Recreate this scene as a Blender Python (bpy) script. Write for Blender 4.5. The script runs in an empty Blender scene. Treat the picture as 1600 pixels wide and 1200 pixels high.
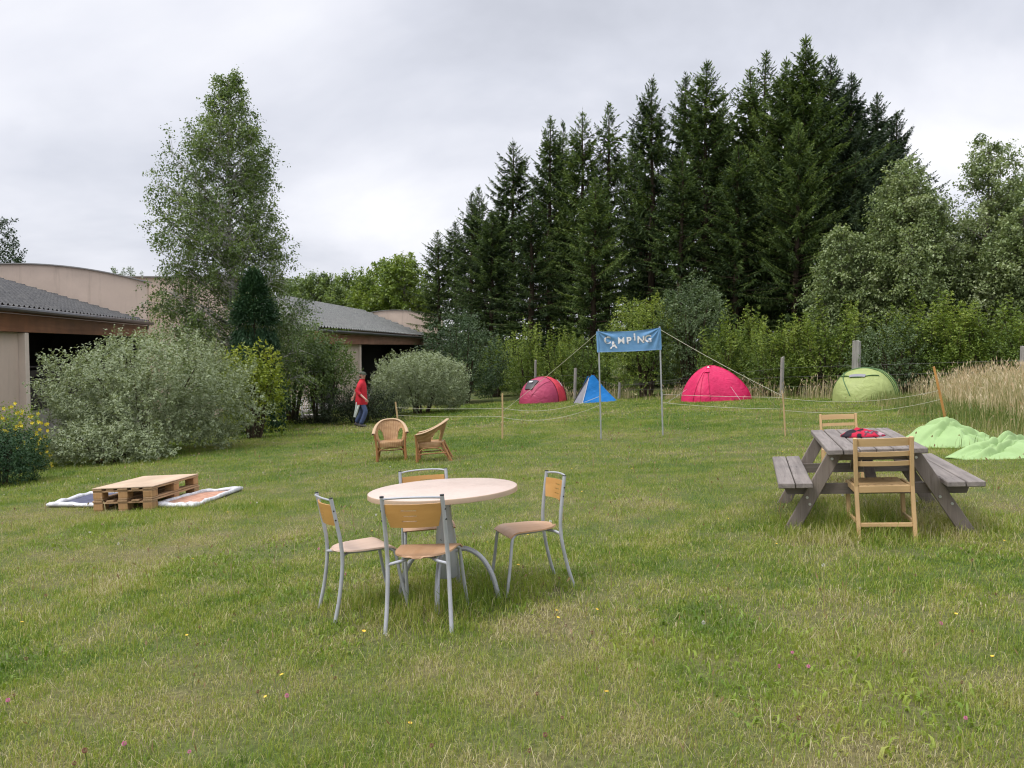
import bpy, bmesh, math, random
import numpy as np
from mathutils import Vector, Matrix, Euler, Quaternion

S = bpy.context.scene
COL = S.collection
R = math.radians
PI = math.pi

# ------------------------------------------------------------------ camera
F = 1256.0 / 1600.0
PITCH = math.atan(60.0 / 1256.0)
CAMZ = 1.73
FWD = Vector((0, math.cos(PITCH), -math.sin(PITCH)))
UPV = Vector((0, math.sin(PITCH), math.cos(PITCH)))
cd = bpy.data.cameras.new('camera')
cam = bpy.data.objects.new('camera', cd)
COL.objects.link(cam)
cam.location = (0, 0, CAMZ)
cam.rotation_euler = (PI / 2 - PITCH, 0, 0)
cd.sensor_width = 36.0
cd.lens = 36.0 * F
cd.clip_end = 3000
cd.clip_start = 0.05
S.camera = cam


def ray(u, v):
    return Vector(((u - 800) / 1256.0, 0, 0)) + UPV * ((600 - v) / 1256.0) + FWD


def at(u, v, Y):
    """point seen at photo pixel (u, v) whose distance ahead is Y"""
    d = ray(u, v)
    return Vector((0, 0, CAMZ)) + d * (Y / d.y)


# ------------------------------------------------------------------ terrain
def vnoise(x, y, seed=0):
    x = np.asarray(x, float); y = np.asarray(y, float)
    xi = np.floor(x).astype(np.int64); yi = np.floor(y).astype(np.int64)
    fx = x - xi; fy = y - yi
    fx = fx * fx * (3 - 2 * fx); fy = fy * fy * (3 - 2 * fy)

    def h(a, b):
        n = (a * 374761393 + b * 668265263 + seed * 974634777) & 0xFFFFFFFF
        n = ((n ^ (n >> 13)) * 1274126177) & 0xFFFFFFFF
        n = n ^ (n >> 16)
        return (n & 0xFFFF) / 65535.0
    return (h(xi, yi) * (1 - fx) + h(xi + 1, yi) * fx) * (1 - fy) + (h(xi, yi + 1) * (1 - fx) + h(xi + 1, yi + 1) * fx) * fy


def fbm(x, y, seed=0, o=3):
    s = 0; a = 0.5; f = 1.0
    for i in range(o):
        s = s + a * vnoise(np.asarray(x) * f, np.asarray(y) * f, seed + i)
        a *= 0.5; f *= 2.03
    return s / (1 - 0.5 ** o)


def plane_h(x, y):
    x = np.asarray(x, float); y = np.asarray(y, float)
    sx = 22 * np.tanh(x / 22)
    yy = np.where(y < 30, y, 30 + 10 * (1 - np.exp(-(np.maximum(y, 30) - 30) / 10)))
    yy = np.where(y < -4, -4, yy)
    return 0.055 * sx - 0.033 * yy + 0.25


def Hn(x, y):
    return plane_h(x, y) + 0.05 * (fbm(np.asarray(x) * .45 + 7, np.asarray(y) * .45 + 3, 5, 2) - .5)


def H(x, y):
    return float(Hn(x, y))


def hnorm(x, y, e=0.5):
    dx = (float(plane_h(x + e, y)) - float(plane_h(x - e, y))) / (2 * e)
    dy = (float(plane_h(x, y + e)) - float(plane_h(x, y - e))) / (2 * e)
    return Vector((-dx, -dy, 1)).normalized()


def gnd(u, v):
    """point of the ground seen at photo pixel (u, v)"""
    d = ray(u, v)
    a, b = 0.5, 150.0
    o = Vector((0, 0, CAMZ))
    for i in range(60):
        m = (a + b) / 2
        p = o + d * m
        if p.z > H(p.x, p.y):
            a = m
        else:
            b = m
    p = o + d * a
    return Vector((p.x, p.y, H(p.x, p.y)))


# ------------------------------------------------------------------ objects
def link(name, data):
    o = bpy.data.objects.new(name, data)
    COL.objects.link(o)
    return o


def tag(o, label=None, cat=None, group=None, kind=None):
    if label: o['label'] = label
    if cat: o['category'] = cat
    if group: o['group'] = group
    if kind: o['kind'] = kind
    return o


def thing(name, label, cat, loc=(0, 0, 0), rz=0.0, group=None, slope=False):
    o = link(name, None)
    o.empty_display_size = 0.2
    set_pose(o, loc, rz, slope)
    return tag(o, label, cat, group)


def set_pose(o, loc, rz=0.0, slope=False):
    o.location = loc
    if slope:
        n = hnorm(loc[0], loc[1])
        q = Vector((0, 0, 1)).rotation_difference(n) @ Quaternion((0, 0, 1), rz)
        o.rotation_euler = q.to_euler()
    else:
        o.rotation_euler = (0, 0, rz)


def dup(root, label=None, group=None):
    r = root.copy(); COL.objects.link(r)
    if label: r['label'] = label
    if group: r['group'] = group
    for ch in list(root.children):
        c = ch.copy(); COL.objects.link(c); c.parent = r
        for g in ch.children:
            d = g.copy(); COL.objects.link(d); d.parent = c
    return r


# ------------------------------------------------------------------ mesh from arrays
def np_mesh(name, verts, faces, attrs=None, mat=None, smooth=True):
    """faces: list of int arrays (M, k)"""
    me = bpy.data.meshes.new(name)
    verts = np.asarray(verts, np.float32)
    me.vertices.add(len(verts))
    me.vertices.foreach_set('co', verts.ravel())
    loops = np.concatenate([f.ravel() for f in faces]).astype(np.int32)
    tot = np.concatenate([np.full(len(f), f.shape[1], np.int32) for f in faces])
    start = np.concatenate([[0], np.cumsum(tot)[:-1]]).astype(np.int32)
    me.loops.add(len(loops)); me.polygons.add(len(tot))
    me.loops.foreach_set('vertex_index', loops)
    me.polygons.foreach_set('loop_start', start)
    me.update(calc_edges=True)
    if not smooth:
        me.polygons.foreach_set('use_smooth', np.zeros(len(tot), bool))
    for k, a in (attrs or {}).items():
        at_ = me.attributes.new(k, 'FLOAT', 'POINT')
        at_.data.foreach_set('value', np.asarray(a, np.float32))
    if mat:
        for m in (mat if isinstance(mat, (list, tuple)) else [mat]):
            me.materials.append(m)
    return me


# ------------------------------------------------------------------ bmesh builder
class MB:
    def __init__(self):
        self.bm = bmesh.new()

    def box(self, c, s, rot=None, bev=0.0, seg=1):
        b = bmesh.new()
        bmesh.ops.create_cube(b, size=1.0)
        for v in b.verts:
            v.co = Vector((v.co.x * s[0], v.co.y * s[1], v.co.z * s[2]))
        if bev > 0:
            bmesh.ops.bevel(b, geom=b.edges[:], offset=bev, segments=seg, profile=0.5, affect='EDGES')
        M = Matrix.Translation(Vector(c))
        if rot is not None:
            M = M @ (rot.to_matrix().to_4x4() if not isinstance(rot, Matrix) else rot.to_4x4())
        b.transform(M)
        self.merge(b)
        return self

    def beam(self, a, b, w, t, side=None, bev=0.0):
        """board from a to b; w wide along `side`, t thick across"""
        a = Vector(a); b = Vector(b)
        z = (b - a); L = z.length; z = z / L
        side = Vector(side if side is not None else (1, 0, 0))
        x = (side - z * side.dot(z)).normalized()
        y = z.cross(x)
        M = Matrix((x, y, z)).transposed()
        return self.box((a + b) / 2, (w, t, L), M, bev)

    def merge(self, b):
        me = bpy.data.meshes.new('tmp')
        b.to_mesh(me); b.free()
        self.bm.from_mesh(me)
        bpy.data.meshes.remove(me)

    def tube(self, pts, r, n=10, cap=True, smooth=None):
        pts = [Vector(p) for p in pts]
        if smooth:
            pts = catmull(pts, smooth)
        k = len(pts)
        rs = r if isinstance(r, (list, tuple)) else [r] * k
        if len(rs) != k:
            rs = [rs[0] + (rs[-1] - rs[0]) * i / (k - 1) for i in range(k)]
        t0 = (pts[1] - pts[0]).normalized()
        ref = Vector((0, 0, 1)) if abs(t0.z) < .9 else Vector((1, 0, 0))
        x = t0.cross(ref).normalized()
        rings = []
        prev = t0
        for i in range(k):
            if i == 0: t = t0
            elif i == k - 1: t = (pts[-1] - pts[-2]).normalized()
            else: t = ((pts[i + 1] - pts[i]).normalized() + (pts[i] - pts[i - 1]).normalized()).normalized()
            q = prev.rotation_difference(t)
            x = q @ x
            x = (x - t * x.dot(t)).normalized()
            y = t.cross(x)
            prev = t
            rings.append([self.bm.verts.new(pts[i] + (x * math.cos(2 * PI * j / n) + y * math.sin(2 * PI * j / n)) * rs[i]) for j in range(n)])
        for i in range(k - 1):
            for j in range(n):
                self.bm.faces.new((rings[i][j], rings[i][(j + 1) % n], rings[i + 1][(j + 1) % n], rings[i + 1][j]))
        if cap:
            self.bm.faces.new(list(reversed(rings[0]))); self.bm.faces.new(rings[-1])
        return self

    def lathe(self, prof, n=32, c=(0, 0, 0)):
        """prof: (r, z) from bottom to top"""
        c = Vector(c); rings = []
        for r_, z in prof:
            if r_ < 1e-6:
                rings.append([self.bm.verts.new(c + Vector((0, 0, z)))])
            else:
                rings.append([self.bm.verts.new(c + Vector((r_ * math.cos(2 * PI * j / n), r_ * math.sin(2 * PI * j / n), z))) for j in range(n)])
        for a, b in zip(rings[:-1], rings[1:]):
            for j in range(n):
                k = (j + 1) % n
                if len(a) == 1 and len(b) == 1: continue
                if len(a) == 1: self.bm.faces.new((a[0], b[k], b[j]))
                elif len(b) == 1: self.bm.faces.new((a[j], a[k], b[0]))
                else: self.bm.faces.new((a[j], a[k], b[k], b[j]))
        return self

    def grid(self, fn, nu, nv, wrap=False):
        vs = [[self.bm.verts.new(Vector(fn(i / nu, j / nv))) for j in range(nv + (0 if wrap else 1))] for i in range(nu + 1)]
        m = nv if wrap else nv
        for i in range(nu):
            for j in range(m):
                k = (j + 1) % nv if wrap else j + 1
                self.bm.faces.new((vs[i][j], vs[i + 1][j], vs[i + 1][k], vs[i][k]))
        return self

    def prism(self, poly, z0, z1, M=None):
        M = M or Matrix.Identity(4)
        a = [self.bm.verts.new(M @ Vector((p[0], p[1], z0))) for p in poly]
        b = [self.bm.verts.new(M @ Vector((p[0], p[1], z1))) for p in poly]
        n = len(poly)
        self.bm.faces.new(list(reversed(a))); self.bm.faces.new(b)
        for i in range(n):
            self.bm.faces.new((a[i], a[(i + 1) % n], b[(i + 1) % n], b[i]))
        return self

    def solid(self, t):
        """give a sheet a thickness t"""
        bmesh.ops.recalc_face_normals(self.bm, faces=self.bm.faces[:])
        bmesh.ops.solidify(self.bm, geom=self.bm.faces[:], thickness=t)
        return self

    def build(self, name, mat, parent=None, angle=35, label=None):
        me = bpy.data.meshes.new(name)
        bmesh.ops.recalc_face_normals(self.bm, faces=self.bm.faces[:])
        for f in self.bm.faces: f.smooth = True
        self.bm.to_mesh(me); self.bm.free()
        me.set_sharp_from_angle(angle=R(angle))
        if mat: me.materials.append(mat)
        o = link(name, me)
        if parent: o.parent = parent
        if label: o['label'] = label
        return o


def catmull(P, m):
    out = []
    Q = [P[0] * 2 - P[1]] + list(P) + [P[-1] * 2 - P[-2]]
    for i in range(1, len(Q) - 2):
        a, b, c, d = Q[i - 1], Q[i], Q[i + 1], Q[i + 2]
        for k in range(m):
            t = k / m
            out.append(0.5 * ((2 * b) + (c - a) * t + (2 * a - 5 * b + 4 * c - d) * t * t + (3 * b - a - 3 * c + d) * t ** 3))
    out.append(Vector(P[-1]))
    return out


# ------------------------------------------------------------------ materials
def newmat(name):
    m = bpy.data.materials.new(name)
    m.use_nodes = True
    nt = m.node_tree
    for n in list(nt.nodes): nt.nodes.remove(n)
    out = nt.nodes.new('ShaderNodeOutputMaterial')
    return m, nt, out


def N(nt, typ, **kw):
    n = nt.nodes.new(typ)
    for k, v in kw.items():
        if k in n.inputs.keys() if isinstance(k, str) else False:
            n.inputs[k].default_value = v
        else:
            setattr(n, k, v)
    return n


def ramp(nt, stops):
    r = nt.nodes.new('ShaderNodeValToRGB')
    e = r.color_ramp.elements
    while len(e) < len(stops): e.new(0.5)
    for i, (p, c) in enumerate(stops):
        e[i].position = p
        e[i].color = (*c, 1) if len(c) == 3 else c
    return r


def mixc(nt, a, b, fac, mode='MIX'):
    m = nt.nodes.new('ShaderNodeMix'); m.data_type = 'RGBA'; m.blend_type = mode
    for sock, val in ((m.inputs[0], fac), (m.inputs[6], a), (m.inputs[7], b)):
        if hasattr(val, 'is_output'): nt.links.new(val, sock)
        elif isinstance(val, (int, float)): sock.default_value = val
        else: sock.default_value = (*val, 1)
    return m.outputs[2]


def noise(nt, scale, detail=4, rough=.6, vec=None, stretch=None, coord='Object', dist=0.0):
    n = nt.nodes.new('ShaderNodeTexNoise')
    n.inputs['Scale'].default_value = scale; n.inputs['Detail'].default_value = detail
    n.inputs['Roughness'].default_value = rough; n.inputs['Distortion'].default_value = dist
    if vec is None:
        tc = nt.nodes.new('ShaderNodeTexCoord'); vec = tc.outputs[coord]
    if stretch:
        mp = nt.nodes.new('ShaderNodeMapping'); mp.inputs['Scale'].default_value = stretch
        nt.links.new(vec, mp.inputs[0]); vec = mp.outputs[0]
    nt.links.new(vec, n.inputs['Vector'])
    return n


def bump(nt, h, strength=.3, dist=.01):
    b = nt.nodes.new('ShaderNodeBump')
    b.inputs['Strength'].default_value = strength; b.inputs['Distance'].default_value = dist
    nt.links.new(h, b.inputs['Height'])
    return b.outputs[0]


def pbsdf(nt, out, col, rough=.6, metal=0.0, spec=.5, nrm=None, **kw):
    p = nt.nodes.new('ShaderNodeBsdfPrincipled')
    if hasattr(col, 'is_output'): nt.links.new(col, p.inputs['Base Color'])
    else: p.inputs['Base Color'].default_value = (*col, 1)
    if hasattr(rough, 'is_output'): nt.links.new(rough, p.inputs['Roughness'])
    else: p.inputs['Roughness'].default_value = rough
    p.inputs['Metallic'].default_value = metal
    p.inputs['Specular IOR Level'].default_value = spec
    for k, v in kw.items(): p.inputs[k.replace('_', ' ')].default_value = v
    if nrm is not None: nt.links.new(nrm, p.inputs['Normal'])
    if out is not None: nt.links.new(p.outputs[0], out.inputs[0])
    return p


def m_plain(name, c, rough=.6, metal=0, spec=.5, var=.12, scale=6, bmp=0.0, bscale=60, stretch=None):
    m, nt, out = newmat(name)
    n = noise(nt, scale, 5, .65, stretch=stretch)
    lo = tuple(x * (1 - var) for x in c); hi = tuple(min(1, x * (1 + var)) for x in c)
    r = ramp(nt, [(.3, lo), (.7, hi)])
    nt.links.new(n.outputs[0], r.inputs[0])
    nrm = None
    if bmp:
        n2 = noise(nt, bscale, 3, .6, stretch=stretch)
        nrm = bump(nt, n2.outputs[0], bmp, .004)
    pbsdf(nt, out, r.outputs[0], rough, metal, spec, nrm)
    return m


def m_wood(name, c1, c2, axis=2, scale=14, rough=.55, bmp=.25, crack=None, spec=.4):
    m, nt, out = newmat(name)
    st = [1, 1, 1]; st[axis] = .06
    n = noise(nt, scale, 6, .7, stretch=tuple(st), dist=.6)
    n2 = noise(nt, scale * 4, 4, .7, stretch=tuple(st))
    n3 = noise(nt, 2.2, 2, .5)
    r = ramp(nt, [(.28, c1), (.72, c2)])
    nt.links.new(n.outputs[0], r.inputs[0])
    col = mixc(nt, r.outputs[0], tuple(x * .6 for x in c1), n2.outputs[0], 'MULTIPLY') if False else r.outputs[0]
    r2 = ramp(nt, [(.35, (.72, .72, .72)), (.65, (1.08, 1.06, 1.04))])
    nt.links.new(n3.outputs[0], r2.inputs[0])
    col = mixc(nt, col, r2.outputs[0], .6, 'MULTIPLY')
    if crack:
        r3 = ramp(nt, [(.30, crack), (.40, (1, 1, 1))])
        nt.links.new(n2.outputs[0], r3.inputs[0])
        col = mixc(nt, col, r3.outputs[0], .8, 'MULTIPLY')
    pbsdf(nt, out, col, rough, 0, spec, bump(nt, n2.outputs[0], bmp, .003))
    return m


def m_leaf(name, stops, trans=.3, rough=.5, spec=.35, clump=.8, edge=None, namt=.5, tcol=None, indiv=0.0):
    """leaf colour from the per-leaf value 'var' plus the kind's own clump variation"""
    m, nt, out = newmat(name)
    a = N(nt, 'ShaderNodeAttribute', attribute_name='var')
    n = noise(nt, clump, 2, .5)
    ma = N(nt, 'ShaderNodeMath', operation='MULTIPLY_ADD')
    nt.links.new(n.outputs[0], ma.inputs[0]); ma.inputs[1].default_value = namt; ma.inputs[2].default_value = -namt / 2
    ad = N(nt, 'ShaderNodeMath', operation='ADD')
    nt.links.new(a.outputs['Fac'], ad.inputs[0]); nt.links.new(ma.outputs[0], ad.inputs[1])
    r = ramp(nt, stops)
    if indiv:                                   # every tree has its own tone
        oi = N(nt, 'ShaderNodeObjectInfo')
        iv = N(nt, 'ShaderNodeMath', operation='MULTIPLY_ADD')
        nt.links.new(oi.outputs['Random'], iv.inputs[0]); iv.inputs[1].default_value = indiv; iv.inputs[2].default_value = -indiv / 2
        a2 = N(nt, 'ShaderNodeMath', operation='ADD'); nt.links.new(ad.outputs[0], a2.inputs[0]); nt.links.new(iv.outputs[0], a2.inputs[1])
        ad = a2
    nt.links.new(ad.outputs[0], r.inputs[0])
    col = r.outputs[0]
    if edge:
        e = N(nt, 'ShaderNodeAttribute', attribute_name='edge')
        er = ramp(nt, [(.45, (0, 0, 0)), (.62, (1, 1, 1))])
        nt.links.new(e.outputs['Fac'], er.inputs[0])
        col = mixc(nt, col, edge, er.outputs[0])
    p = pbsdf(nt, None, col, rough, 0, spec)
    t = N(nt, 'ShaderNodeBsdfTranslucent')
    tc = mixc(nt, col, tcol or (1.0, 1.0, .55), 1.0, 'MULTIPLY')
    nt.links.new(tc, t.inputs[0])
    mx = N(nt, 'ShaderNodeMixShader'); mx.inputs[0].default_value = trans
    nt.links.new(p.outputs[0], mx.inputs[1]); nt.links.new(t.outputs[0], mx.inputs[2])
    nt.links.new(mx.outputs[0], out.inputs[0])
    return m
# ------------------------------------------------------------------ world, sun, exposure
SUN_EL, SUN_AZ = R(54), R(-112)      # azimuth from +Y towards +X
SKY_STR = 0.10
w = bpy.data.worlds.new("World"); S.world = w; w.use_nodes = True
nt = w.node_tree
for n in list(nt.nodes): nt.nodes.remove(n)
wo = nt.nodes.new('ShaderNodeOutputWorld')
sky = nt.nodes.new('ShaderNodeTexSky'); sky.sky_type = 'NISHITA'
sky.sun_disc = False; sky.sun_elevation = SUN_EL; sky.sun_rotation = SUN_AZ
sky.air_density = 1.0; sky.dust_density = 3.0
bg1 = nt.nodes.new('ShaderNodeBackground'); bg1.inputs[1].default_value = SKY_STR
nt.links.new(sky.outputs[0], bg1.inputs[0])
tc = nt.nodes.new('ShaderNodeTexCoord')
sep = nt.nodes.new('ShaderNodeSeparateXYZ'); nt.links.new(tc.outputs['Generated'], sep.inputs[0])
# cloud deck: project the direction on a plane overhead
zz = N(nt, 'ShaderNodeMath', operation='MAXIMUM'); nt.links.new(sep.outputs[2], zz.inputs[0]); zz.inputs[1].default_value = 0.0
za = N(nt, 'ShaderNodeMath', operation='ADD'); nt.links.new(zz.outputs[0], za.inputs[0]); za.inputs[1].default_value = 0.42
dx = N(nt, 'ShaderNodeMath', operation='DIVIDE'); nt.links.new(sep.outputs[0], dx.inputs[0]); nt.links.new(za.outputs[0], dx.inputs[1])
dy = N(nt, 'ShaderNodeMath', operation='DIVIDE'); nt.links.new(sep.outputs[1], dy.inputs[0]); nt.links.new(za.outputs[0], dy.inputs[1])
cb = nt.nodes.new('ShaderNodeCombineXYZ'); nt.links.new(dx.outputs[0], cb.inputs[0]); nt.links.new(dy.outputs[0], cb.inputs[1])
mp = nt.nodes.new('ShaderNodeMapping'); mp.inputs['Location'].default_value = (3.1, 0.7, 0); mp.inputs['Scale'].default_value = (.85, 1.15, 1)
nt.links.new(cb.outputs[0], mp.inputs[0])
n1 = nt.nodes.new('ShaderNodeTexNoise'); n1.inputs['Scale'].default_value = 1.25; n1.inputs['Detail'].default_value = 6
n1.inputs['Roughness'].default_value = .52; n1.inputs['Distortion'].default_value = .35
nt.links.new(mp.outputs[0], n1.inputs['Vector'])
n2 = nt.nodes.new('ShaderNodeTexNoise'); n2.inputs['Scale'].default_value = 2.4; n2.inputs['Detail'].default_value = 5
n2.inputs['Roughness'].default_value = .55
nt.links.new(mp.outputs[0], n2.inputs['Vector'])
ad = N(nt, 'ShaderNodeMath', operation='MULTIPLY_ADD'); nt.links.new(n2.outputs[0], ad.inputs[0]); ad.inputs[1].default_value = .2
nt.links.new(n1.outputs[0], ad.inputs[2])
cr = ramp(nt, [(.40, (.56, .58, .65)), (.52, (.70, .72, .80)), (.64, (.86, .87, .94)), (.76, (1.0, 1.0, 1.03))])
nt.links.new(ad.outputs[0], cr.inputs[0])
# an overcast sky is two to three times brighter overhead than near the horizon
zb = N(nt, 'ShaderNodeMapRange'); zb.inputs[1].default_value = .42; zb.inputs[2].default_value = .88
zb.inputs[3].default_value = .68; zb.inputs[4].default_value = 1.9
nt.links.new(sep.outputs[2], zb.inputs[0])
bg2 = nt.nodes.new('ShaderNodeBackground')
nt.links.new(zb.outputs[0], bg2.inputs[1])
nt.links.new(cr.outputs[0], bg2.inputs[0])
mx = nt.nodes.new('ShaderNodeMixShader'); mx.inputs[0].default_value = 0.93
nt.links.new(bg1.outputs[0], mx.inputs[1]); nt.links.new(bg2.outputs[0], mx.inputs[2])
nt.links.new(mx.outputs[0], wo.inputs[0])

sl = bpy.data.lights.new('sun', 'SUN'); sl.energy = 1.5; sl.angle = R(14); sl.color = (1.0, .96, .9)
so = link('sun', sl)
sd = Vector((math.sin(SUN_AZ) * math.cos(SUN_EL), math.cos(SUN_AZ) * math.cos(SUN_EL), math.sin(SUN_EL)))
so.rotation_euler = (-sd).to_track_quat('-Z', 'Y').to_euler()
so.location = sd * 60
S.view_settings.view_transform = 'Standard'
S.view_settings.look = 'None'
S.view_settings.gamma = 1.0
S.view_settings.use_curve_mapping = False
S.view_settings.exposure = 0.65
S.cycles.max_bounces = 8
S.cycles.transparent_max_bounces = 8
S.cycles.use_denoising = True
S.cycles.filter_width = 1.15
S.cycles.use_adaptive_sampling = True
S.cycles.adaptive_threshold = .02

# ------------------------------------------------------------------ ground colours shared by soil and blades
def lawn_patch(nt):
    """0 = lush green, 1 = dry straw, from the place on the lawn"""
    g = nt.nodes.new('ShaderNodeNewGeometry')
    a = noise(nt, .33, 3, .55, vec=g.outputs['Position'])
    b = noise(nt, 1.7, 3, .6, vec=g.outputs['Position'])
    m = N(nt, 'ShaderNodeMath', operation='MULTIPLY_ADD')
    nt.links.new(b.outputs[0], m.inputs[0]); m.inputs[1].default_value = .75
    nt.links.new(a.outputs[0], m.inputs[2])
    r = ramp(nt, [(.70, (0, 0, 0)), (1.08, (1, 1, 1))])
    mr = N(nt, 'ShaderNodeMapRange'); mr.inputs[1].default_value = .66; mr.inputs[2].default_value = 1.08
    nt.links.new(m.outputs[0], mr.inputs[0])
    # grass further down the slope is lusher
    sp = nt.nodes.new('ShaderNodeSeparateXYZ'); nt.links.new(g.outputs['Position'], sp.inputs[0])
    m2 = N(nt, 'ShaderNodeMapRange'); m2.inputs[1].default_value = 5; m2.inputs[2].default_value = 20
    m2.inputs[3].default_value = 0.06; m2.inputs[4].default_value = -.22
    nt.links.new(sp.outputs[1], m2.inputs[0])
    s = N(nt, 'ShaderNodeMath', operation='ADD'); nt.links.new(mr.outputs[0], s.inputs[0]); nt.links.new(m2.outputs[0], s.inputs[1])
    s.use_clamp = True
    return s.outputs[0]


def m_soil():
    m, nt, out = newmat('lawn_soil')
    p = lawn_patch(nt)
    c = mixc(nt, (.085, .125, .03), (.17, .15, .07), p)
    n = noise(nt, 30, 5, .7)
    r = ramp(nt, [(.3, (.45, .45, .45)), (.7, (1.1, 1.1, 1.1))]); nt.links.new(n.outputs[0], r.inputs[0])
    c = mixc(nt, c, r.outputs[0], 1.0, 'MULTIPLY')
    pbsdf(nt, out, c, .9, 0, .1, bump(nt, n.outputs[0], .6, .03))
    return m


def m_blade(name='grass_blade'):
    m, nt, out = newmat(name)
    p = lawn_patch(nt)
    a = N(nt, 'ShaderNodeAttribute', attribute_name='var')
    g = ramp(nt, [(0.0, (.045, .10, .012)), (.30, (.135, .225, .022)), (.60, (.25, .315, .042)), (.80, (.35, .355, .085)), (.90, (.42, .375, .16)), (1.0, (.50, .44, .27))])
    ad = N(nt, 'ShaderNodeMath', operation='MULTIPLY_ADD'); nt.links.new(p, ad.inputs[0]); ad.inputs[1].default_value = .52
    sb = N(nt, 'ShaderNodeMath', operation='MULTIPLY_ADD'); nt.links.new(a.outputs['Fac'], sb.inputs[0]); sb.inputs[1].default_value = .80; sb.inputs[2].default_value = -.02
    nt.links.new(sb.outputs[0], ad.inputs[2])
    nt.links.new(ad.outputs[0], g.inputs[0])
    pr = pbsdf(nt, None, g.outputs[0], .5, 0, .35)
    t = N(nt, 'ShaderNodeBsdfTranslucent')
    tcol = mixc(nt, g.outputs[0], (1.0, 1.0, .6), 1.0, 'MULTIPLY'); nt.links.new(tcol, t.inputs[0])
    mx = N(nt, 'ShaderNodeMixShader'); mx.inputs[0].default_value = .35
    nt.links.new(pr.outputs[0], mx.inputs[1]); nt.links.new(t.outputs[0], mx.inputs[2])
    nt.links.new(mx.outputs[0], out.inputs[0])
    return m


# ------------------------------------------------------------------ ground sheet
def build_ground():
    xs = np.concatenate([[-900, -500, -300, -180, -110, -75], np.arange(-55, 55.01, .5), [75, 110, 180, 300, 500, 900]])
    ys = np.concatenate([[-300, -100, -40, -20], np.arange(-10, 75.01, .5), [90, 110, 150, 220, 350, 600, 1200]])
    X, Y = np.meshgrid(xs, ys)
    Z = Hn(X, Y)
    V = np.stack([X.ravel(), Y.ravel(), Z.ravel()], 1)
    nx, ny = len(xs), len(ys)
    I = np.arange(nx * ny).reshape(ny, nx)
    Fq = np.stack([I[:-1, :-1].ravel(), I[:-1, 1:].ravel(), I[1:, 1:].ravel(), I[1:, :-1].ravel()], 1)
    me = np_mesh('ground', V, [Fq], mat=m_soil())
    tag(link('ground', me), 'sloping lawn ground under the mown grass', 'ground', kind='structure')


build_ground()

# keep-out discs for grass (x, y, r, squash, angle) filled while placing things
KEEP = []


def keep_poly_mask(x, y):
    m = np.ones(len(x), bool)
    for kx, ky, rx, ry, a in KEEP:
        dx = x - kx; dy = y - ky
        ca, sa = math.cos(a), math.sin(a)
        u = dx * ca + dy * sa; v = -dx * sa + dy * ca
        m &= (u / rx) ** 2 + (v / ry) ** 2 > 1
    return m


def blades(rng, x, y, h, wid, lean, var, seg2):
    n = len(x)
    z = Hn(x, y) - .004
    a = rng.uniform(0, 2 * PI, n); b = rng.uniform(0, 2 * PI, n)
    side = np.stack([np.cos(a), np.sin(a), np.zeros(n)], 1) * (wid / 2)[:, None]
    ld = np.stack([np.cos(b), np.sin(b), np.zeros(n)], 1)
    P = np.stack([x, y, z], 1)
    up = np.array([0, 0, 1.0])
    tip = P + ld * (h * lean)[:, None] + up * (h * np.sqrt(np.maximum(.05, 1 - np.minimum(lean, .97) ** 2)))[:, None]
    if seg2:
        mid = P + ld * (h * lean * .32)[:, None] + up * (h * .62)[:, None]
        mid[:, 2] = np.minimum(mid[:, 2], np.maximum(tip[:, 2], P[:, 2] + h * .45))
        V = np.stack([P - side, P + side, mid + side * .8, mid - side * .8, tip], 1).reshape(-1, 3)
        k = np.arange(n) * 5
        f = [np.stack([k, k + 1, k + 2, k + 3], 1), np.stack([k + 3, k + 2, k + 4], 1)]
        return V, f, np.repeat(var, 5)
    V = np.stack([P - side, P + side, tip], 1).reshape(-1, 3)
    k = np.arange(n) * 3
    return V, [np.stack([k, k + 1, k + 2], 1)], np.repeat(var, 3)


def cat_parts(parts):
    V = []; Fs = []; A = []; o = 0
    for v, fs, a in parts:
        V.append(v); A.append(a)
        for f in fs: Fs.append(f + o)
        o += len(v)
    return np.concatenate(V), Fs, np.concatenate(A)


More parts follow.
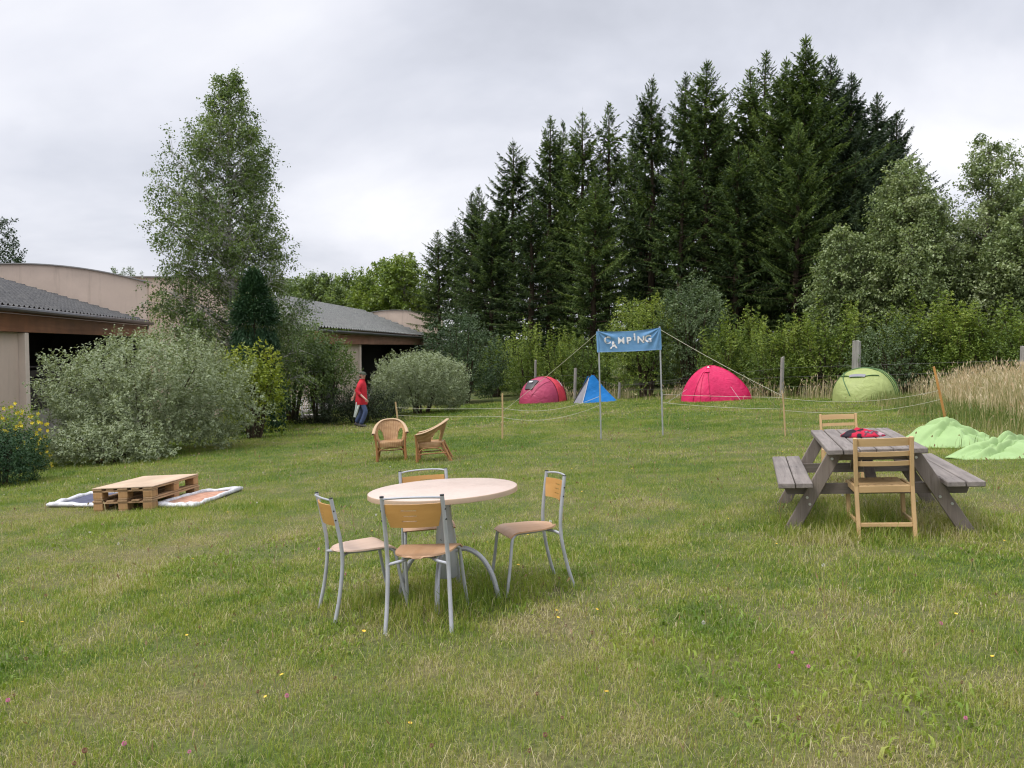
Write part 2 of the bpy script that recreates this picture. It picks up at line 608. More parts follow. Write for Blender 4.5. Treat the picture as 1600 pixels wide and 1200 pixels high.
def build_grass(density=1.0):
    rng = np.random.default_rng(11)
    parts = []
    bands = [(1.0, 4.2, 17000, .0027, True), (4.2, 7.0, 9000, .0040, True), (7, 12, 5600, .0050, False), (12, 22, 2000, .0088, False), (22, 38, 420, .021, False)]
    for y0, y1, den, wd, seg2 in bands:
        den *= density
        hw1 = .70 * y1 + 2.6
        n = int(den * (y1 - y0) * 2 * hw1)
        x = rng.uniform(-hw1, hw1, n); y = rng.uniform(y0, y1, n)
        k = np.abs(x) < .70 * y + 2.6
        x, y = x[k], y[k]
        # uneven cover: tufts and thin places
        cov = fbm(x * 3.1, y * 3.1, 21, 3)
        k = rng.random(len(x)) < np.clip(.25 + 1.5 * (cov - .22), .2, 1)
        x, y = x[k], y[k]
        k = keep_poly_mask(x, y); x, y = x[k], y[k]
        n = len(x)
        tuft = fbm(x * 1.3 + 9, y * 1.3, 33, 3)
        far = np.clip((y - 9) / 18, 0, 1)
        h = (.018 + .036 * rng.random(n) ** 1.3) * (.6 + .85 * tuft + .25 * far)
        # less trodden, taller grass along the far and left edges
        edge = np.clip((y - 20) / 10, 0, 1) * .6 + np.clip((-x - 6) / 3, 0, 1) * .7
        edge *= np.where(np.abs(x) < 50, 1, 1)
        h *= 1 + edge * .8
        # grass the mower cannot reach: under the furniture and round its legs
        for cx, cy, cr in ((-.42, 5.29, .55), (-.5, 4.75, .35), (3.2, 7.2, .95), (2.55, 6.6, .5), (3.9, 6.5, .5), (3.0, 6.4, .45), (-3.95, 9.3, 1.0), (-2.19, 14.5, .5), (-1.4, 14.1, .5), (.13, 5.45, .35), (-.97, 5.1, .35)):
            g_ = np.exp(-(((x - cx) ** 2 + (y - cy) ** 2) / cr ** 2) ** 2) * (.5 + fbm(x * 2 + cx, y * 2, 15, 2))
            h *= 1 + 1.0 * g_
        tall = rng.random(n) < .02
        h = np.where(tall, h * rng.uniform(1.5, 2.4, n), h)
        lean = np.clip(np.abs(rng.normal(.60, .30, n)), .05, .97)
        wd_ = wd * rng.uniform(.55, 1.35, n)
        var = np.clip(rng.normal(.44, .22, n) + .55 * (fbm(x * 5.5, y * 5.5, 71, 2) - .5), 0, 1)
        dry = rng.random(n) < .08
        var = np.where(dry, rng.uniform(.85, 1.15, n), var)
        # clover and weed patches: darker, fresher green
        wp = fbm(x * .9 + 31, y * .9 + 17, 77, 2) > .66
        var = np.where(wp & ~dry, var * .55, var)
        parts.append(blades(rng, x, y, h, wd_, lean, var, seg2))
    # fallen straw lying on the lawn near the camera
    n = int(5000 * density)
    y = rng.uniform(1.8, 9.5, n); x = rng.uniform(-1, 1, n) * (.7 * y + 1)
    k = fbm(x * 1.1, y * 1.1, 55, 2) > .42
    x, y = x[k], y[k]; n = len(x)
    k = keep_poly_mask(x, y); x, y = x[k], y[k]; n = len(x)
    pv = blades(rng, x, y, rng.uniform(.05, .15, n), np.full(n, .0024), rng.uniform(.93, .99, n), rng.uniform(.8, 1.1, n), True)
    pv[0][:, 2] += .018
    parts.append(pv)
    # broad low weed leaves (plantain, clover)
    n = int(24000 * density)
    y = rng.uniform(1.8, 11, n); x = rng.uniform(-1, 1, n) * (.7 * y + 1)
    k = fbm(x * .9 + 31, y * .9 + 17, 77, 2) > .6
    x, y = x[k], y[k]
    k = keep_poly_mask(x, y); x, y = x[k], y[k]; n = len(x)
    parts.append(blades(rng, x, y, rng.uniform(.025, .075, n), rng.uniform(.008, .018, n), rng.uniform(.72, .98, n), rng.uniform(.02, .36, n), True))
    V, Fs, A = cat_parts(parts)
    me = np_mesh('lawn_grass', V, Fs, {'var': A}, m_blade())
    tag(link('lawn_grass', me), 'mown grass of the lawn with dry straw coloured patches', 'grass', kind='stuff')


def build_stalks():
    """seeding stalks standing over the mown lawn"""
    rng = np.random.default_rng(5)
    n = 1300
    y = 2.2 + 22 * rng.random(n) ** 1.3; x = rng.uniform(-1, 1, n) * (.68 * y + .8)
    k = (fbm(x * .7, y * .7, 91, 2) > .45) | ((x > 2.0) & (y > 4) & (rng.random(n) < .6))
    x, y = x[k], y[k]
    k = keep_poly_mask(x, y); x, y = x[k], y[k]; n = len(x)
    h = rng.uniform(.10, .24, n) * (1 + .5 * np.clip((x - 2) / 2, 0, 1))
    wd = np.maximum(.0022, .00085 * y)
    p1 = blades(rng, x, y, h, wd, rng.uniform(.05, .5, n), rng.uniform(.5, 1.0, n), True)
    V0 = p1[0].reshape(-1, 5, 3)
    tip = V0[:, 4]; mid = (V0[:, 2] + V0[:, 3]) / 2
    d = tip - mid; d /= np.linalg.norm(d, axis=1)[:, None]
    s = np.cross(d, rng.normal(size=(n, 3))); s /= np.linalg.norm(s, axis=1)[:, None]
    L = rng.uniform(.02, .045, n)[:, None]; W = np.maximum(.003, .0011 * y)[:, None]
    hv = np.stack([tip - d * .004, tip + d * L * .4 + s * W, tip + d * L, tip + d * L * .4 - s * W], 1).reshape(-1, 3)
    k = np.arange(n) * 4
    p2 = (hv, [np.stack([k, k + 1, k + 2, k + 3], 1)], np.repeat(rng.uniform(.8, 1.1, n), 4))
    V, Fs, A = cat_parts([p1, p2])
    me = np_mesh('seed_stalks', V, Fs, {'var': A}, m_leaf('seed_stalk', [(.4, (.16, .19, .06)), (.75, (.32, .29, .14)), (1.0, (.24, .15, .08))], .25, namt=.3, clump=.4))
    tag(link('seed_stalks', me), 'thin seeding grass stalks standing over the lawn', 'grass', kind='stuff')


def build_meadow():
    """tall dry unmown grass"""
    rng = np.random.default_rng(8)
    parts = []

    def zone(poly_fn, xr, yr, den, h0, h1, wd, v0, v1, heads=True):
        n = int(den * (xr[1] - xr[0]) * (yr[1] - yr[0]))
        x = rng.uniform(*xr, n); y = rng.uniform(*yr, n)
        d = poly_fn(x, y)
        k = rng.random(n) < np.clip(d, 0, 1)
        x, y, d = x[k], y[k], d[k]
        k = keep_poly_mask(x, y); x, y, d = x[k], y[k], d[k]
        n = len(x)
        hh = rng.uniform(h0, h1, n) * (.45 + .55 * np.clip(d, 0, 1)) * (.75 + .5 * fbm(x * .8, y * .8, 4, 2))
        lean = np.clip(np.abs(rng.normal(.2, .18, n)), 0, .85)
        var = np.clip(rng.uniform(v0, v1, n) + .5 * (fbm(x * .5, y * .5, 14, 2) - .5), 0, 1.1)
        p1 = blades(rng, x, y, hh, wd * rng.uniform(.6, 1.3, n), lean, var, True)
        parts.append(p1)
        if heads:
            V0 = p1[0].reshape(-1, 5, 3)
            q = rng.random(n) < .45
            tip = V0[q, 4]; mid = (V0[q, 2] + V0[q, 3]) / 2
            m = len(tip)
            d = tip - mid; d /= np.linalg.norm(d, axis=1)[:, None]
            s = np.cross(d, rng.normal(size=(m, 3))); s /= np.linalg.norm(s, axis=1)[:, None]
            L = rng.uniform(.08, .16, m)[:, None]; W = rng.uniform(.5, 1.0, m)[:, None] * wd * 1.2
            hv = np.stack([tip - d * L * .5, tip + s * W, tip + d * L * .7, tip - s * W], 1).reshape(-1, 3)
            k = np.arange(m) * 4
            parts.append((hv, [np.stack([k, k + 1, k + 2, k + 3], 1)], np.repeat(rng.uniform(.75, 1.05, m), 4)))
    # right hand meadow: starts right of the lawn, its edge slants away, ends at the fence
    def right(x, y):
        e = x - (8.1 + (y - 12.2) * .34) + 1.2 * (fbm(x * .6, y * .6, 3, 2) - .5)
        return np.clip(e / 1.4, 0, 1) * np.clip((41.5 - x - y) / 1.5, 0, 1)
    zone(right, (7, 27), (11.0, 31), 230, .6, 1.15, .011, .35, 1.0)
    # green weedy fringe in front of it
    def fringe(x, y):
        e = x - (7.0 + (y - 12.2) * .27) + 1.5 * (fbm(x * .6, y * .6, 3, 2) - .5)
        return np.clip(e / 1.2, 0, 1) * np.clip((2.6 - e) / 1.4, 0, 1) * .9
    zone(fringe, (5.8, 18), (10.5, 28), 170, .2, .5, .011, .0, .5, False)
    # strip along the wire fence
    def strip(x, y):
        s_ = (x + y - 39.9) / 1.414
        return np.clip((s_ + 1.3 + .9 * (fbm(x * .6, y * .6, 8, 2) - .5)) / .8, 0, 1) * (s_ < .9) * np.clip(fbm(x * .5, y * .5, 61, 2) * 4 - 1.7, .05, 1)
    zone(strip, (0.5, 15), (25, 40), 120, .3, .8, .013, .05, 1.0)
    V, Fs, A = cat_parts(parts)
    mt = m_leaf('dry_grass', [(.0, (.08, .14, .025)), (.35, (.22, .23, .08)), (.6, (.46, .385, .23)), (.85, (.60, .50, .35)), (1.0, (.52, .38, .24))], .3, namt=.35, clump=.35)
    me = np_mesh('tall_dry_grass', V, Fs, {'var': A}, mt)
    tag(link('tall_dry_grass', me), 'tall tan unmown grass beyond the mown lawn', 'grass', kind='stuff')
# ------------------------------------------------------------------ foliage tools
def nrm(a):
    return a / np.maximum(np.linalg.norm(a, axis=-1, keepdims=True), 1e-9)


class Leaves:
    """collects leaf cards; every leaf is a small folded blade of 4 points"""
    def __init__(self):
        self.P = []; self.D = []; self.Nn = []; self.L = []; self.W = []; self.A = []

    def add(self, P, D, Nn, L, W, A):
        n = len(P)
        self.P.append(P); self.D.append(D); self.Nn.append(Nn)
        self.L.append(np.broadcast_to(L, (n,))); self.W.append(np.broadcast_to(W, (n,))); self.A.append(np.broadcast_to(A, (n,)))

    def mesh(self, name, mat, edge=False):
        P = np.concatenate(self.P); D = nrm(np.concatenate(self.D)); Nn = np.concatenate(self.Nn)
        L = np.concatenate(self.L)[:, None]; W = np.concatenate(self.W)[:, None]; A = np.concatenate(self.A)
        Sd = nrm(np.cross(D, Nn)); Up = np.cross(Sd, D)
        n = len(P)
        if not edge:
            a = P; b = P + D * L * .45 + Sd * W * .5 + Up * W * .12; c = P + D * L - Up * L * .08; d = P + D * L * .45 - Sd * W * .5 + Up * W * .12
            V = np.stack([a, b, c, d], 1).reshape(-1, 3)
            k = np.arange(n) * 4
            return np_mesh(name, V, [np.stack([k, k + 1, k + 2, k + 3], 1)], {'var': np.repeat(A, 4)}, mat)
        a = P; b = P + D * L * .3 + Sd * W * .45 + Up * W * .1; c = P + D * L * .7 + Sd * W * .4 + Up * W * .08
        t = P + D * L - Up * L * .1; d = P + D * L * .7 - Sd * W * .4 + Up * W * .08; e = P + D * L * .3 - Sd * W * .45 + Up * W * .1
        m = P + D * L * .48
        V = np.stack([a, b, c, t, d, e, m], 1).reshape(-1, 3)
        k = np.arange(n) * 7
        f = [np.stack([k + i, k + (i + 1) % 6, k + 6], 1) for i in range(6)]
        E = np.tile(np.array([.8, 1, 1, 1, 1, 1, 0.0]), n)
        return np_mesh(name, V, f, {'var': np.repeat(A, 7), 'edge': E}, mat)


def sprigs(lv, rng, B, D, Ls, m, leaf, wr=.55, spread=.9, droop=0.0, var=None, vsd=.12, taper=.35, t0=.1, leafdroop=.1, jitter=0.0, flat=0.0):
    """leafy twigs: base points B, directions D, lengths Ls, m leaves on each"""
    n = len(B)
    if n == 0: return
    D = nrm(D)
    rv = rng.normal(size=(n, 3)); rv[:, 2] += flat * 4
    U = nrm(np.cross(D, rv)); Wv = np.cross(D, U)
    t = t0 + (1 - t0) * (np.arange(m)[None, :] + rng.uniform(0, 1, (n, m))) / m
    P = B[:, None, :] + D[:, None, :] * (Ls[:, None] * t)[..., None]
    P[..., 2] -= droop * Ls[:, None] * t ** 2
    if jitter: P = P + rng.normal(0, jitter, P.shape)
    if flat > .5:
        ang = np.where(np.arange(m)[None, :] % 2 == 0, 0.0, PI) + rng.normal(0, .35, (n, m))
    else:
        ang = np.arange(m)[None, :] * 2.4 + rng.uniform(0, 6.28, (n, 1)) + rng.normal(0, .3, (n, m))
    side = np.cos(ang)[..., None] * U[:, None, :] + np.sin(ang)[..., None] * Wv[:, None, :]
    ld = nrm(D[:, None, :] * (1.05 - spread * .5) + side * spread + rng.normal(0, .18, P.shape))
    ld[..., 2] -= leafdroop
    Nn = rng.normal(0, .55, P.shape); Nn[..., 2] += 1.0
    sz = leaf * rng.uniform(.65, 1.25, (n, m)) * (1 - taper * t)
    if var is None: var = np.full(n, .5)
    A = np.clip(var[:, None] + rng.normal(0, vsd, (n, m)) + .10 * (t - .5), 0, 1)
    lv.add(P.reshape(-1, 3), ld.reshape(-1, 3), Nn.reshape(-1, 3), sz.ravel(), sz.ravel() * wr, A.ravel())


def np_tube(pts, rad, n=5):
    pts = np.asarray(pts, float); k = len(pts)
    T = nrm(np.gradient(pts, axis=0))
    ref = np.array([0.13, .97, .2]) if abs(T[0][1]) < .9 else np.array([1., 0, 0])
    X = nrm(np.cross(T, ref)); Y = np.cross(T, X)
    a = np.arange(n) * 2 * PI / n
    V = pts[:, None, :] + (np.cos(a)[None, :, None] * X[:, None, :] + np.sin(a)[None, :, None] * Y[:, None, :]) * np.asarray(rad)[:, None, None]
    I = np.arange(k * n).reshape(k, n)
    J = np.roll(I, -1, 1)
    f = np.stack([I[:-1].ravel(), J[:-1].ravel(), J[1:].ravel(), I[1:].ravel()], 1)
    return V.reshape(-1, 3), f


class Wood:
    def __init__(self): self.V = []; self.F = []; self.o = 0

    def add(self, pts, rad, n=5):
        v, f = np_tube(pts, rad, n)
        self.V.append(v); self.F.append(f + self.o); self.o += len(v)

    def mesh(self, name, mat):
        return np_mesh(name, np.concatenate(self.V), self.F, mat=mat)


def curve(p0, d0, L, k, bend, rng, wob=.05):
    """polyline from p0 along d0, gradually turning by `bend`"""
    p = np.array(p0, float); d = np.array(d0, float); d /= np.linalg.norm(d)
    out = [p.copy()]
    for i in range(k):
        d = d + np.array(bend) / k + rng.normal(0, wob, 3)
        d /= np.linalg.norm(d)
        p = p + d * L / k
        out.append(p.copy())
    return np.array(out)


def along(pts, t):
    pts = np.asarray(pts); s = t * (len(pts) - 1)
    i = np.clip(s.astype(int), 0, len(pts) - 2); f = (s - i)[:, None]
    return pts[i] * (1 - f) + pts[i + 1] * f, nrm(pts[i + 1] - pts[i])


# ---- bark and leaf materials
BARK_DARK = m_plain('dark_bark', (.06, .045, .032), .9, var=.35, scale=9, bmp=.5, bscale=18, stretch=(1, 1, .3), spec=.1)
BARK_GREY = m_plain('grey_bark', (.15, .135, .11), .9, var=.3, scale=9, bmp=.5, bscale=20, stretch=(1, 1, .3), spec=.1)


def m_birchbark():
    m, nt, out = newmat('birch_bark')
    n = noise(nt, 3.2, 4, .7, stretch=(1, 1, 2.2))
    r = ramp(nt, [(.40, (.06, .05, .045)), (.50, (.45, .43, .40)), (.7, (.62, .60, .56))]); nt.links.new(n.outputs[0], r.inputs[0])
    pbsdf(nt, out, r.outputs[0], .8, 0, .2)
    return m


BARK_BIRCH = m_birchbark()
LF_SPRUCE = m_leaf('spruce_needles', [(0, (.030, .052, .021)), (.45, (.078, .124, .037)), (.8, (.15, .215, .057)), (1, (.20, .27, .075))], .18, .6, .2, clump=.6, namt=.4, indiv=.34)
LF_SPRUCE2 = m_leaf('blue_spruce_needles', [(0, (.024, .042, .026)), (.5, (.058, .092, .048)), (1, (.12, .17, .082))], .16, .6, .2, clump=.6, namt=.4, indiv=.3)
LF_BIRCH = m_leaf('birch_leaves', [(0, (.05, .08, .028)), (.5, (.115, .175, .05)), (1, (.22, .29, .085))], .36, .42, .45, clump=.7, namt=.5)
LF_WILLOW = m_leaf('willow_leaves', [(0, (.055, .085, .034)), (.4, (.145, .20, .075)), (.8, (.26, .32, .14)), (1, (.38, .43, .25))], .28, .5, .4, clump=.5, namt=.5)
LF_FRESH = m_leaf('fresh_leaves', [(0, (.045, .08, .016)), (.5, (.125, .19, .03)), (1, (.25, .32, .06))], .35, .45, .35, clump=.5, namt=.5)
LF_HORN = m_leaf('hedge_leaves', [(0, (.045, .08, .018)), (.45, (.13, .20, .035)), (.8, (.25, .32, .06)), (1, (.34, .39, .10))], .35, .5, .35, clump=.6, namt=.5)
LF_GOLD = m_leaf('golden_green_leaves', [(0, (.06, .095, .012)), (.5, (.17, .225, .022)), (1, (.34, .37, .045))], .35, .45, .35, clump=.8, namt=.4)
LF_DARK = m_leaf('dark_glossy_leaves', [(0, (.016, .034, .014)), (.5, (.042, .078, .028)), (.85, (.08, .125, .05)), (1, (.14, .19, .1))], .12, .5, .3, clump=.8, namt=.4)
LF_GREYG = m_leaf('grey_green_leaves', [(0, (.04, .068, .03)), (.5, (.10, .15, .062)), (1, (.21, .27, .14))], .25, .5, .4, clump=.6, namt=.4)
LF_VARI = m_leaf('variegated_leaves', [(0, (.014, .032, .011)), (.5, (.042, .075, .024)), (1, (.095, .135, .045))], .25, .5, .35, clump=.7, namt=.4, edge=(.34, .39, .23))
LF_THUJA = m_leaf('cypress_sprays', [(0, (.01, .03, .012)), (.5, (.022, .06, .022)), (1, (.05, .1, .034))], .1, .6, .25, clump=1.2, namt=.4)
LF_JUNI = m_leaf('juniper_sprays', [(0, (.01, .017, .009)), (.5, (.022, .034, .014)), (1, (.05, .065, .024))], .08, .65, .2, clump=1.2, namt=.4)
LF_YFLOW = m_plain('yellow_petals', (.62, .50, .03), .6, var=.2, scale=30)


# ------------------------------------------------------------------ spruce
def spruce_mesh(seed, Ht, Rb, dens=1.0, gap=.0, leaf=LF_SPRUCE, bare=.06, narrow=.85, lean=.0):
    rng = np.random.default_rng(seed)
    wd = Wood(); lv = Leaves()
    zs = np.linspace(-.6, Ht, 14)
    tr = np.stack([np.cumsum(rng.normal(0, .025, 14)) + lean * zs, np.cumsum(rng.normal(0, .025, 14)), zs], 1)
    wd.add(tr, np.interp(zs, [-.6, Ht * .5, Ht], [.012 * Ht + .05, .008 * Ht + .02, .012]), 7)
    z = Ht * bare; ph = 0
    sec = rng.uniform(.66, 1.24, 9)                     # uneven outline by side
    while z < Ht * .992:
        f = z / Ht
        q_ = (1 - f) * Ht * .44 / Rb
        prof = Rb * q_ / (1 + q_ ** 3) ** (1 / 3) * (.72 + .28 * min(1, f / .25))
        prof = max(prof, .10)
        step = .30 * (1 - f) + .11
        nb = int(rng.integers(4, 7))
        for b in range(nb):
            a = ph + b * 2 * PI / nb + rng.normal(0, .22)
            if rng.random() < gap: continue
            L = prof * rng.uniform(.5, 1.15) * sec[int((a % (2 * PI)) / (2 * PI) * 9) % 9]
            if rng.random() < .12: L *= 1.3
            zj = min(z + rng.uniform(-.5, .5) * (1.12 - f), Ht * .985)
            b0 = np.array([np.interp(zj, zs, tr[:, 0]), np.interp(zj, zs, tr[:, 1]), zj])
            up0 = .55 * f ** 1.2 + .02 - .22 * (1 - f)
            d0 = np.array([math.cos(a), math.sin(a), up0])
            pts = curve(b0, d0, L, 5, (0, 0, -.35 * (1 - f) + .28), rng, .04)
            # tip turns up a little
            pts[-1][2] += .05 * L; pts[-2][2] += .015 * L
            if L > .5: wd.add(pts, np.linspace(.012 + .012 * L, .004, 6), 3)
            k = max(6, int(19 * dens * L))
            t = .16 + .84 * rng.random(k) ** .8
            P, T = along(pts, t)
            sd = nrm(np.cross(T, np.array([0, 0, 1.0])))
            sgn = np.where(rng.random(k) < .5, -1, 1)[:, None]
            bv = np.clip(rng.normal(.42, .16) + .0, .05, .95)
            ln = (.16 + .34 * (1 - t) * min(1, L)) * rng.uniform(.7, 1.3, k) * (.55 + .45 * min(1, L))
            # side sprays
            Dd = T * .75 + sd * sgn * .85; Dd[:, 2] -= .10
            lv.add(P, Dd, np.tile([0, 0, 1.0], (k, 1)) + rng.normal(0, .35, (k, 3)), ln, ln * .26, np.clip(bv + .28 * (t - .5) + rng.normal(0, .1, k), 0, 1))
            # hanging sprays
            Dh = T * .35 + sd * sgn * .25 + np.array([0, 0, -1.0]) * (.9 - .6 * f) + rng.normal(0, .15, (k, 3))
            lh = ln * rng.uniform(.7, 1.2, k)
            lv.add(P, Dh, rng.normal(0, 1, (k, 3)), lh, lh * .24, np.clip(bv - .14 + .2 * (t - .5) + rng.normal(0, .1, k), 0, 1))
            # short upper tufts
            q = rng.random(k) < .55
            Du = T[q] * .9 + np.array([0, 0, .55]) + rng.normal(0, .3, (q.sum(), 3))
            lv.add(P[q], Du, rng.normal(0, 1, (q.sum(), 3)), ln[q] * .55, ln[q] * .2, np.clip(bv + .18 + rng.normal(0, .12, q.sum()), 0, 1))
            # tip
            lv.add(pts[-1:], T[-1:] + np.array([[0, 0, .15]]), rng.normal(0, 1, (1, 3)), .22, .07, min(1, bv + .2))
        ph += rng.uniform(.3, 1.1)
        z += step * rng.uniform(.75, 1.3)
    # leader
    k = 14
    P = np.stack([np.full(k, tr[-1, 0]), np.full(k, tr[-1, 1]), Ht - rng.random(k) * .7], 1)
    D = rng.normal(0, .55, (k, 3)); D[:, 2] = 1
    lv.add(P, D, rng.normal(0, 1, (k, 3)), rng.uniform(.14, .32, k), .05, .4)
    return wd.mesh('trunk', BARK_DARK), lv.mesh('crown', leaf)


# ------------------------------------------------------------------ broadleaf tree
def tree_mesh(seed, Ht, prof, leafmat, bark, nb=46, leaf=.07, twig=(.35, .8), nsec=9, m=9, ntw=3, up=.7, droop=.15, trunk_r=.12, base=.12, multi=1, dens=1.0, spread=2.4, vmean=.5, arch=-.25):
    """prof(f, a): crown radius at height fraction f towards azimuth a"""
    rng = np.random.default_rng(seed)
    wd = Wood(); lv = Leaves()
    Bp = []; Bd = []; Bl = []; Bv = []
    for s in range(multi):
        off = np.array([0, 0, 0.]) if multi == 1 else np.array([math.cos(s * 2.3), math.sin(s * 2.3), 0]) * .25
        zs = np.linspace(-.5, Ht * (1 if s == 0 else rng.uniform(.75, .95)), 12)
        lean = np.zeros(2) if s == 0 and multi == 1 else rng.normal(0, .11, 2)
        tr = np.stack([off[0] + lean[0] * zs + np.cumsum(rng.normal(0, .03, 12)), off[1] + lean[1] * zs + np.cumsum(rng.normal(0, .03, 12)), zs], 1)
        hh = zs[-1]
        wd.add(tr, np.interp(zs, [-.5, hh * .5, hh], [trunk_r * 1.25, trunk_r * .6, .012]), 8)
        for i in range(nb // multi):
            f = base + (1 - base) * ((i + rng.random()) / (nb // multi)) ** .85
            f = min(f, .985)
            a = i * 2.4 + rng.normal(0, .3)
            z = f * hh
            L = prof(f, a) * rng.uniform(.72, 1.12)
            zb = max(z - L * up * .75, hh * .06)
            b0 = np.array([np.interp(zb, zs, tr[:, 0]), np.interp(zb, zs, tr[:, 1]), zb])
            pts = curve(b0, (math.cos(a), math.sin(a), up), L * 1.12, 6, (0, 0, arch), rng, .07)
            wd.add(pts, np.linspace(.012 + .016 * L, .005, 7), 4)
            bvar = rng.normal(0, .13)
            ns = max(3, int(nsec * L * .55 * dens) + 2)
            for j in range(ns):
                t = .22 + .78 * (j + rng.random()) / ns
                P, T = along(pts, np.array([t]))
                side = nrm(np.cross(T, rng.normal(size=(1, 3))))
                d = (T * .6 + side * .8)[0]
                l2 = rng.uniform(*twig) * (1.15 - .5 * t) * min(1.3, .5 + L * .35)
                sp = curve(P[0], d, l2, 3, (0, 0, -droop), rng, .1)
                if l2 > .3: wd.add(sp, np.linspace(.008, .003, 4), 3)
                tt = rng.uniform(.15, 1, ntw)
                Q, U = along(sp, tt)
                Bp.append(Q); Bd.append(U * .7 + rng.normal(0, .55, (ntw, 3)) + np.array([0, 0, -droop]))
                Bl.append(rng.uniform(.6, 1.2, ntw) * l2 * .55 + .06); Bv.append(np.full(ntw, vmean + bvar + rng.normal(0, .09)))
    B = np.concatenate(Bp); D = np.concatenate(Bd); Ls = np.concatenate(Bl); Va = np.concatenate(Bv)
    sprigs(lv, rng, B, D, Ls, m, leaf, .62, 1.0, droop, Va, .12, .2, 0, .25, jitter=.05)
    return wd.mesh('trunk', bark), lv.mesh('crown', leafmat)


# ------------------------------------------------------------------ shrub
def shrub_mesh(seed, rx, ry, h, leafmat, n=900, leaf=.08, m=9, sl=(.25, .5), wr=.55, up=.55, lump=.35, edge=False, shoots=0, shl=(.6, 1.2), flat=0.0, fill=.5, zc=.42, droop=.05, bark=BARK_DARK, spread=.95, vmean=.5, open_base=0.0, box=2.2, shoot_leaf=1.0):
    rng = np.random.default_rng(seed)
    lv = Leaves(); wd = Wood()
    # shell directions
    cz = h * zc
    out = []
    d = nrm(rng.normal(size=(int(n * 2.4), 3)))
    d = d[d[:, 2] > -.75][: n]
    lat = np.arctan2(d[:, 1], d[:, 0])
    bmp = 1 + lump * (fbm(lat * 1.6 + seed, d[:, 2] * 2.2 + seed * 1.7, seed, 3) - .5) * 2
    rr = np.where(rng.random(len(d)) < fill, rng.uniform(.35, .85, len(d)), rng.uniform(.82, 1.0, len(d)))
    q = np.abs(d) ** box
    norm = (q.sum(1)) ** (-1 / box)
    e = d * norm[:, None]
    P = np.stack([e[:, 0] * rx, e[:, 1] * ry, np.where(e[:, 2] > 0, e[:, 2] * (h - cz), e[:, 2] * cz * 1.15)], 1) * (rr * bmp)[:, None]
    P[:, 2] += cz
    Dn = nrm(np.stack([e[:, 0] / rx, e[:, 1] / ry, e[:, 2] / (h * .5)], 1) * min(rx, h * .5) + np.array([0, 0, up]) + rng.normal(0, .35, P.shape))
    Ls = rng.uniform(*sl, len(P))
    P = P - Dn * Ls[:, None] * .75
    k = P[:, 2] > open_base * h * rng.uniform(.4, 1.2, len(P)) + .03
    P, Dn, Ls = P[k], Dn[k], Ls[k]
    va = vmean + .5 * (fbm(P[:, 0] * 1.3 + seed, P[:, 2] * 1.3 + P[:, 1] * .9, seed + 5, 2) - .5) + rng.normal(0, .07, len(P))
    sprigs(lv, rng, P, Dn, Ls, m, leaf, wr, spread, droop, va, .12, .35, .05, .08, flat=flat)
    # woody stems
    ns = 9 if shoots == 0 else 12
    for i in range(ns):
        a = i * 2.4 + rng.normal(0, .3); r_ = rng.uniform(.2, .8)
        tgt = np.array([math.cos(a) * rx * r_ * .8, math.sin(a) * ry * r_ * .8, h * rng.uniform(.55, .85)])
        b0 = np.array([math.cos(a) * rx * .12, math.sin(a) * ry * .12, -.15])
        pts = np.stack([b0 + (tgt - b0) * t + np.array([0, 0, .12 * h * math.sin(PI * t)]) * .6 for t in np.linspace(0, 1, 6)])
        wd.add(pts, np.linspace(.03 + .008 * h, .008, 6), 5)
    # long upright or arching shoots over the top
    if shoots:
        for i in range(shoots):
            a = rng.uniform(0, 2 * PI); r_ = math.sqrt(rng.random()) * .85
            zt = cz + (h - cz) * math.sqrt(max(.05, 1 - r_ * r_)) * .9
            b0 = np.array([math.cos(a) * rx * r_, math.sin(a) * ry * r_, zt - .2])
            L = rng.uniform(*shl)
            dd = np.array([math.cos(a) * .25 * r_ + rng.normal(0, .12), math.sin(a) * .25 * r_ + rng.normal(0, .12), 1.0])
            pts = curve(b0, dd, L, 6, rng.normal(0, .22, 3) + np.array([0, 0, -.15]), rng, .05)
            wd.add(pts, np.linspace(.010, .003, 7), 3)
            kk = max(5, int(L * 13))
            t = np.linspace(.08, .97, kk)
            Q, T = along(pts, t)
            s0 = nrm(np.cross(T, rng.normal(size=3)[None, :]))
            sg = np.where(np.arange(kk) % 2 == 0, 1, -1)[:, None]
            tw = (L * .34 * (1.05 - t) + .05) * rng.uniform(.7, 1.2, kk)
            Dd = T * .55 + s0 * sg * .9 + rng.normal(0, .2, (kk, 3))
            sprigs(lv, rng, Q, Dd, tw, 7, leaf * shoot_leaf, wr, .85, .1, np.full(kk, vmean + .2 + rng.normal(0, .08)), .1, .3, 0, .1, flat=1.0)
            sprigs(lv, rng, Q[-1:], T[-1:], np.array([.12]), 4, leaf * .7 * shoot_leaf, wr, .6, 0, np.array([vmean + .3]), .08)
    return wd.mesh('stems', bark), lv.mesh('foliage', leafmat, edge)


def plant(name, label, cat, meshes, loc, rz=0.0, sc=(1, 1, 1), group=None):
    t = thing(name, label, cat, loc, rz, group)
    t.scale = sc
    for me in meshes:
        o = link(me.name.split('.')[0], me); o.parent = t
    return t


def gpt(u, Y):
    x = (u - 800) / 1256.0 * Y
    return (x, Y, H(x, Y) - .03)


def yfence(u):
    # the wire fence runs obliquely: x + y = 39.9
    return 39.9 / (1 + (u - 800) / 1256.0)


def hgt(u, v, Y):
    """height above ground of something at distance Y whose top is seen at v"""
    return at(u, v, Y).z - H((u - 800) / 1256.0 * Y, Y)


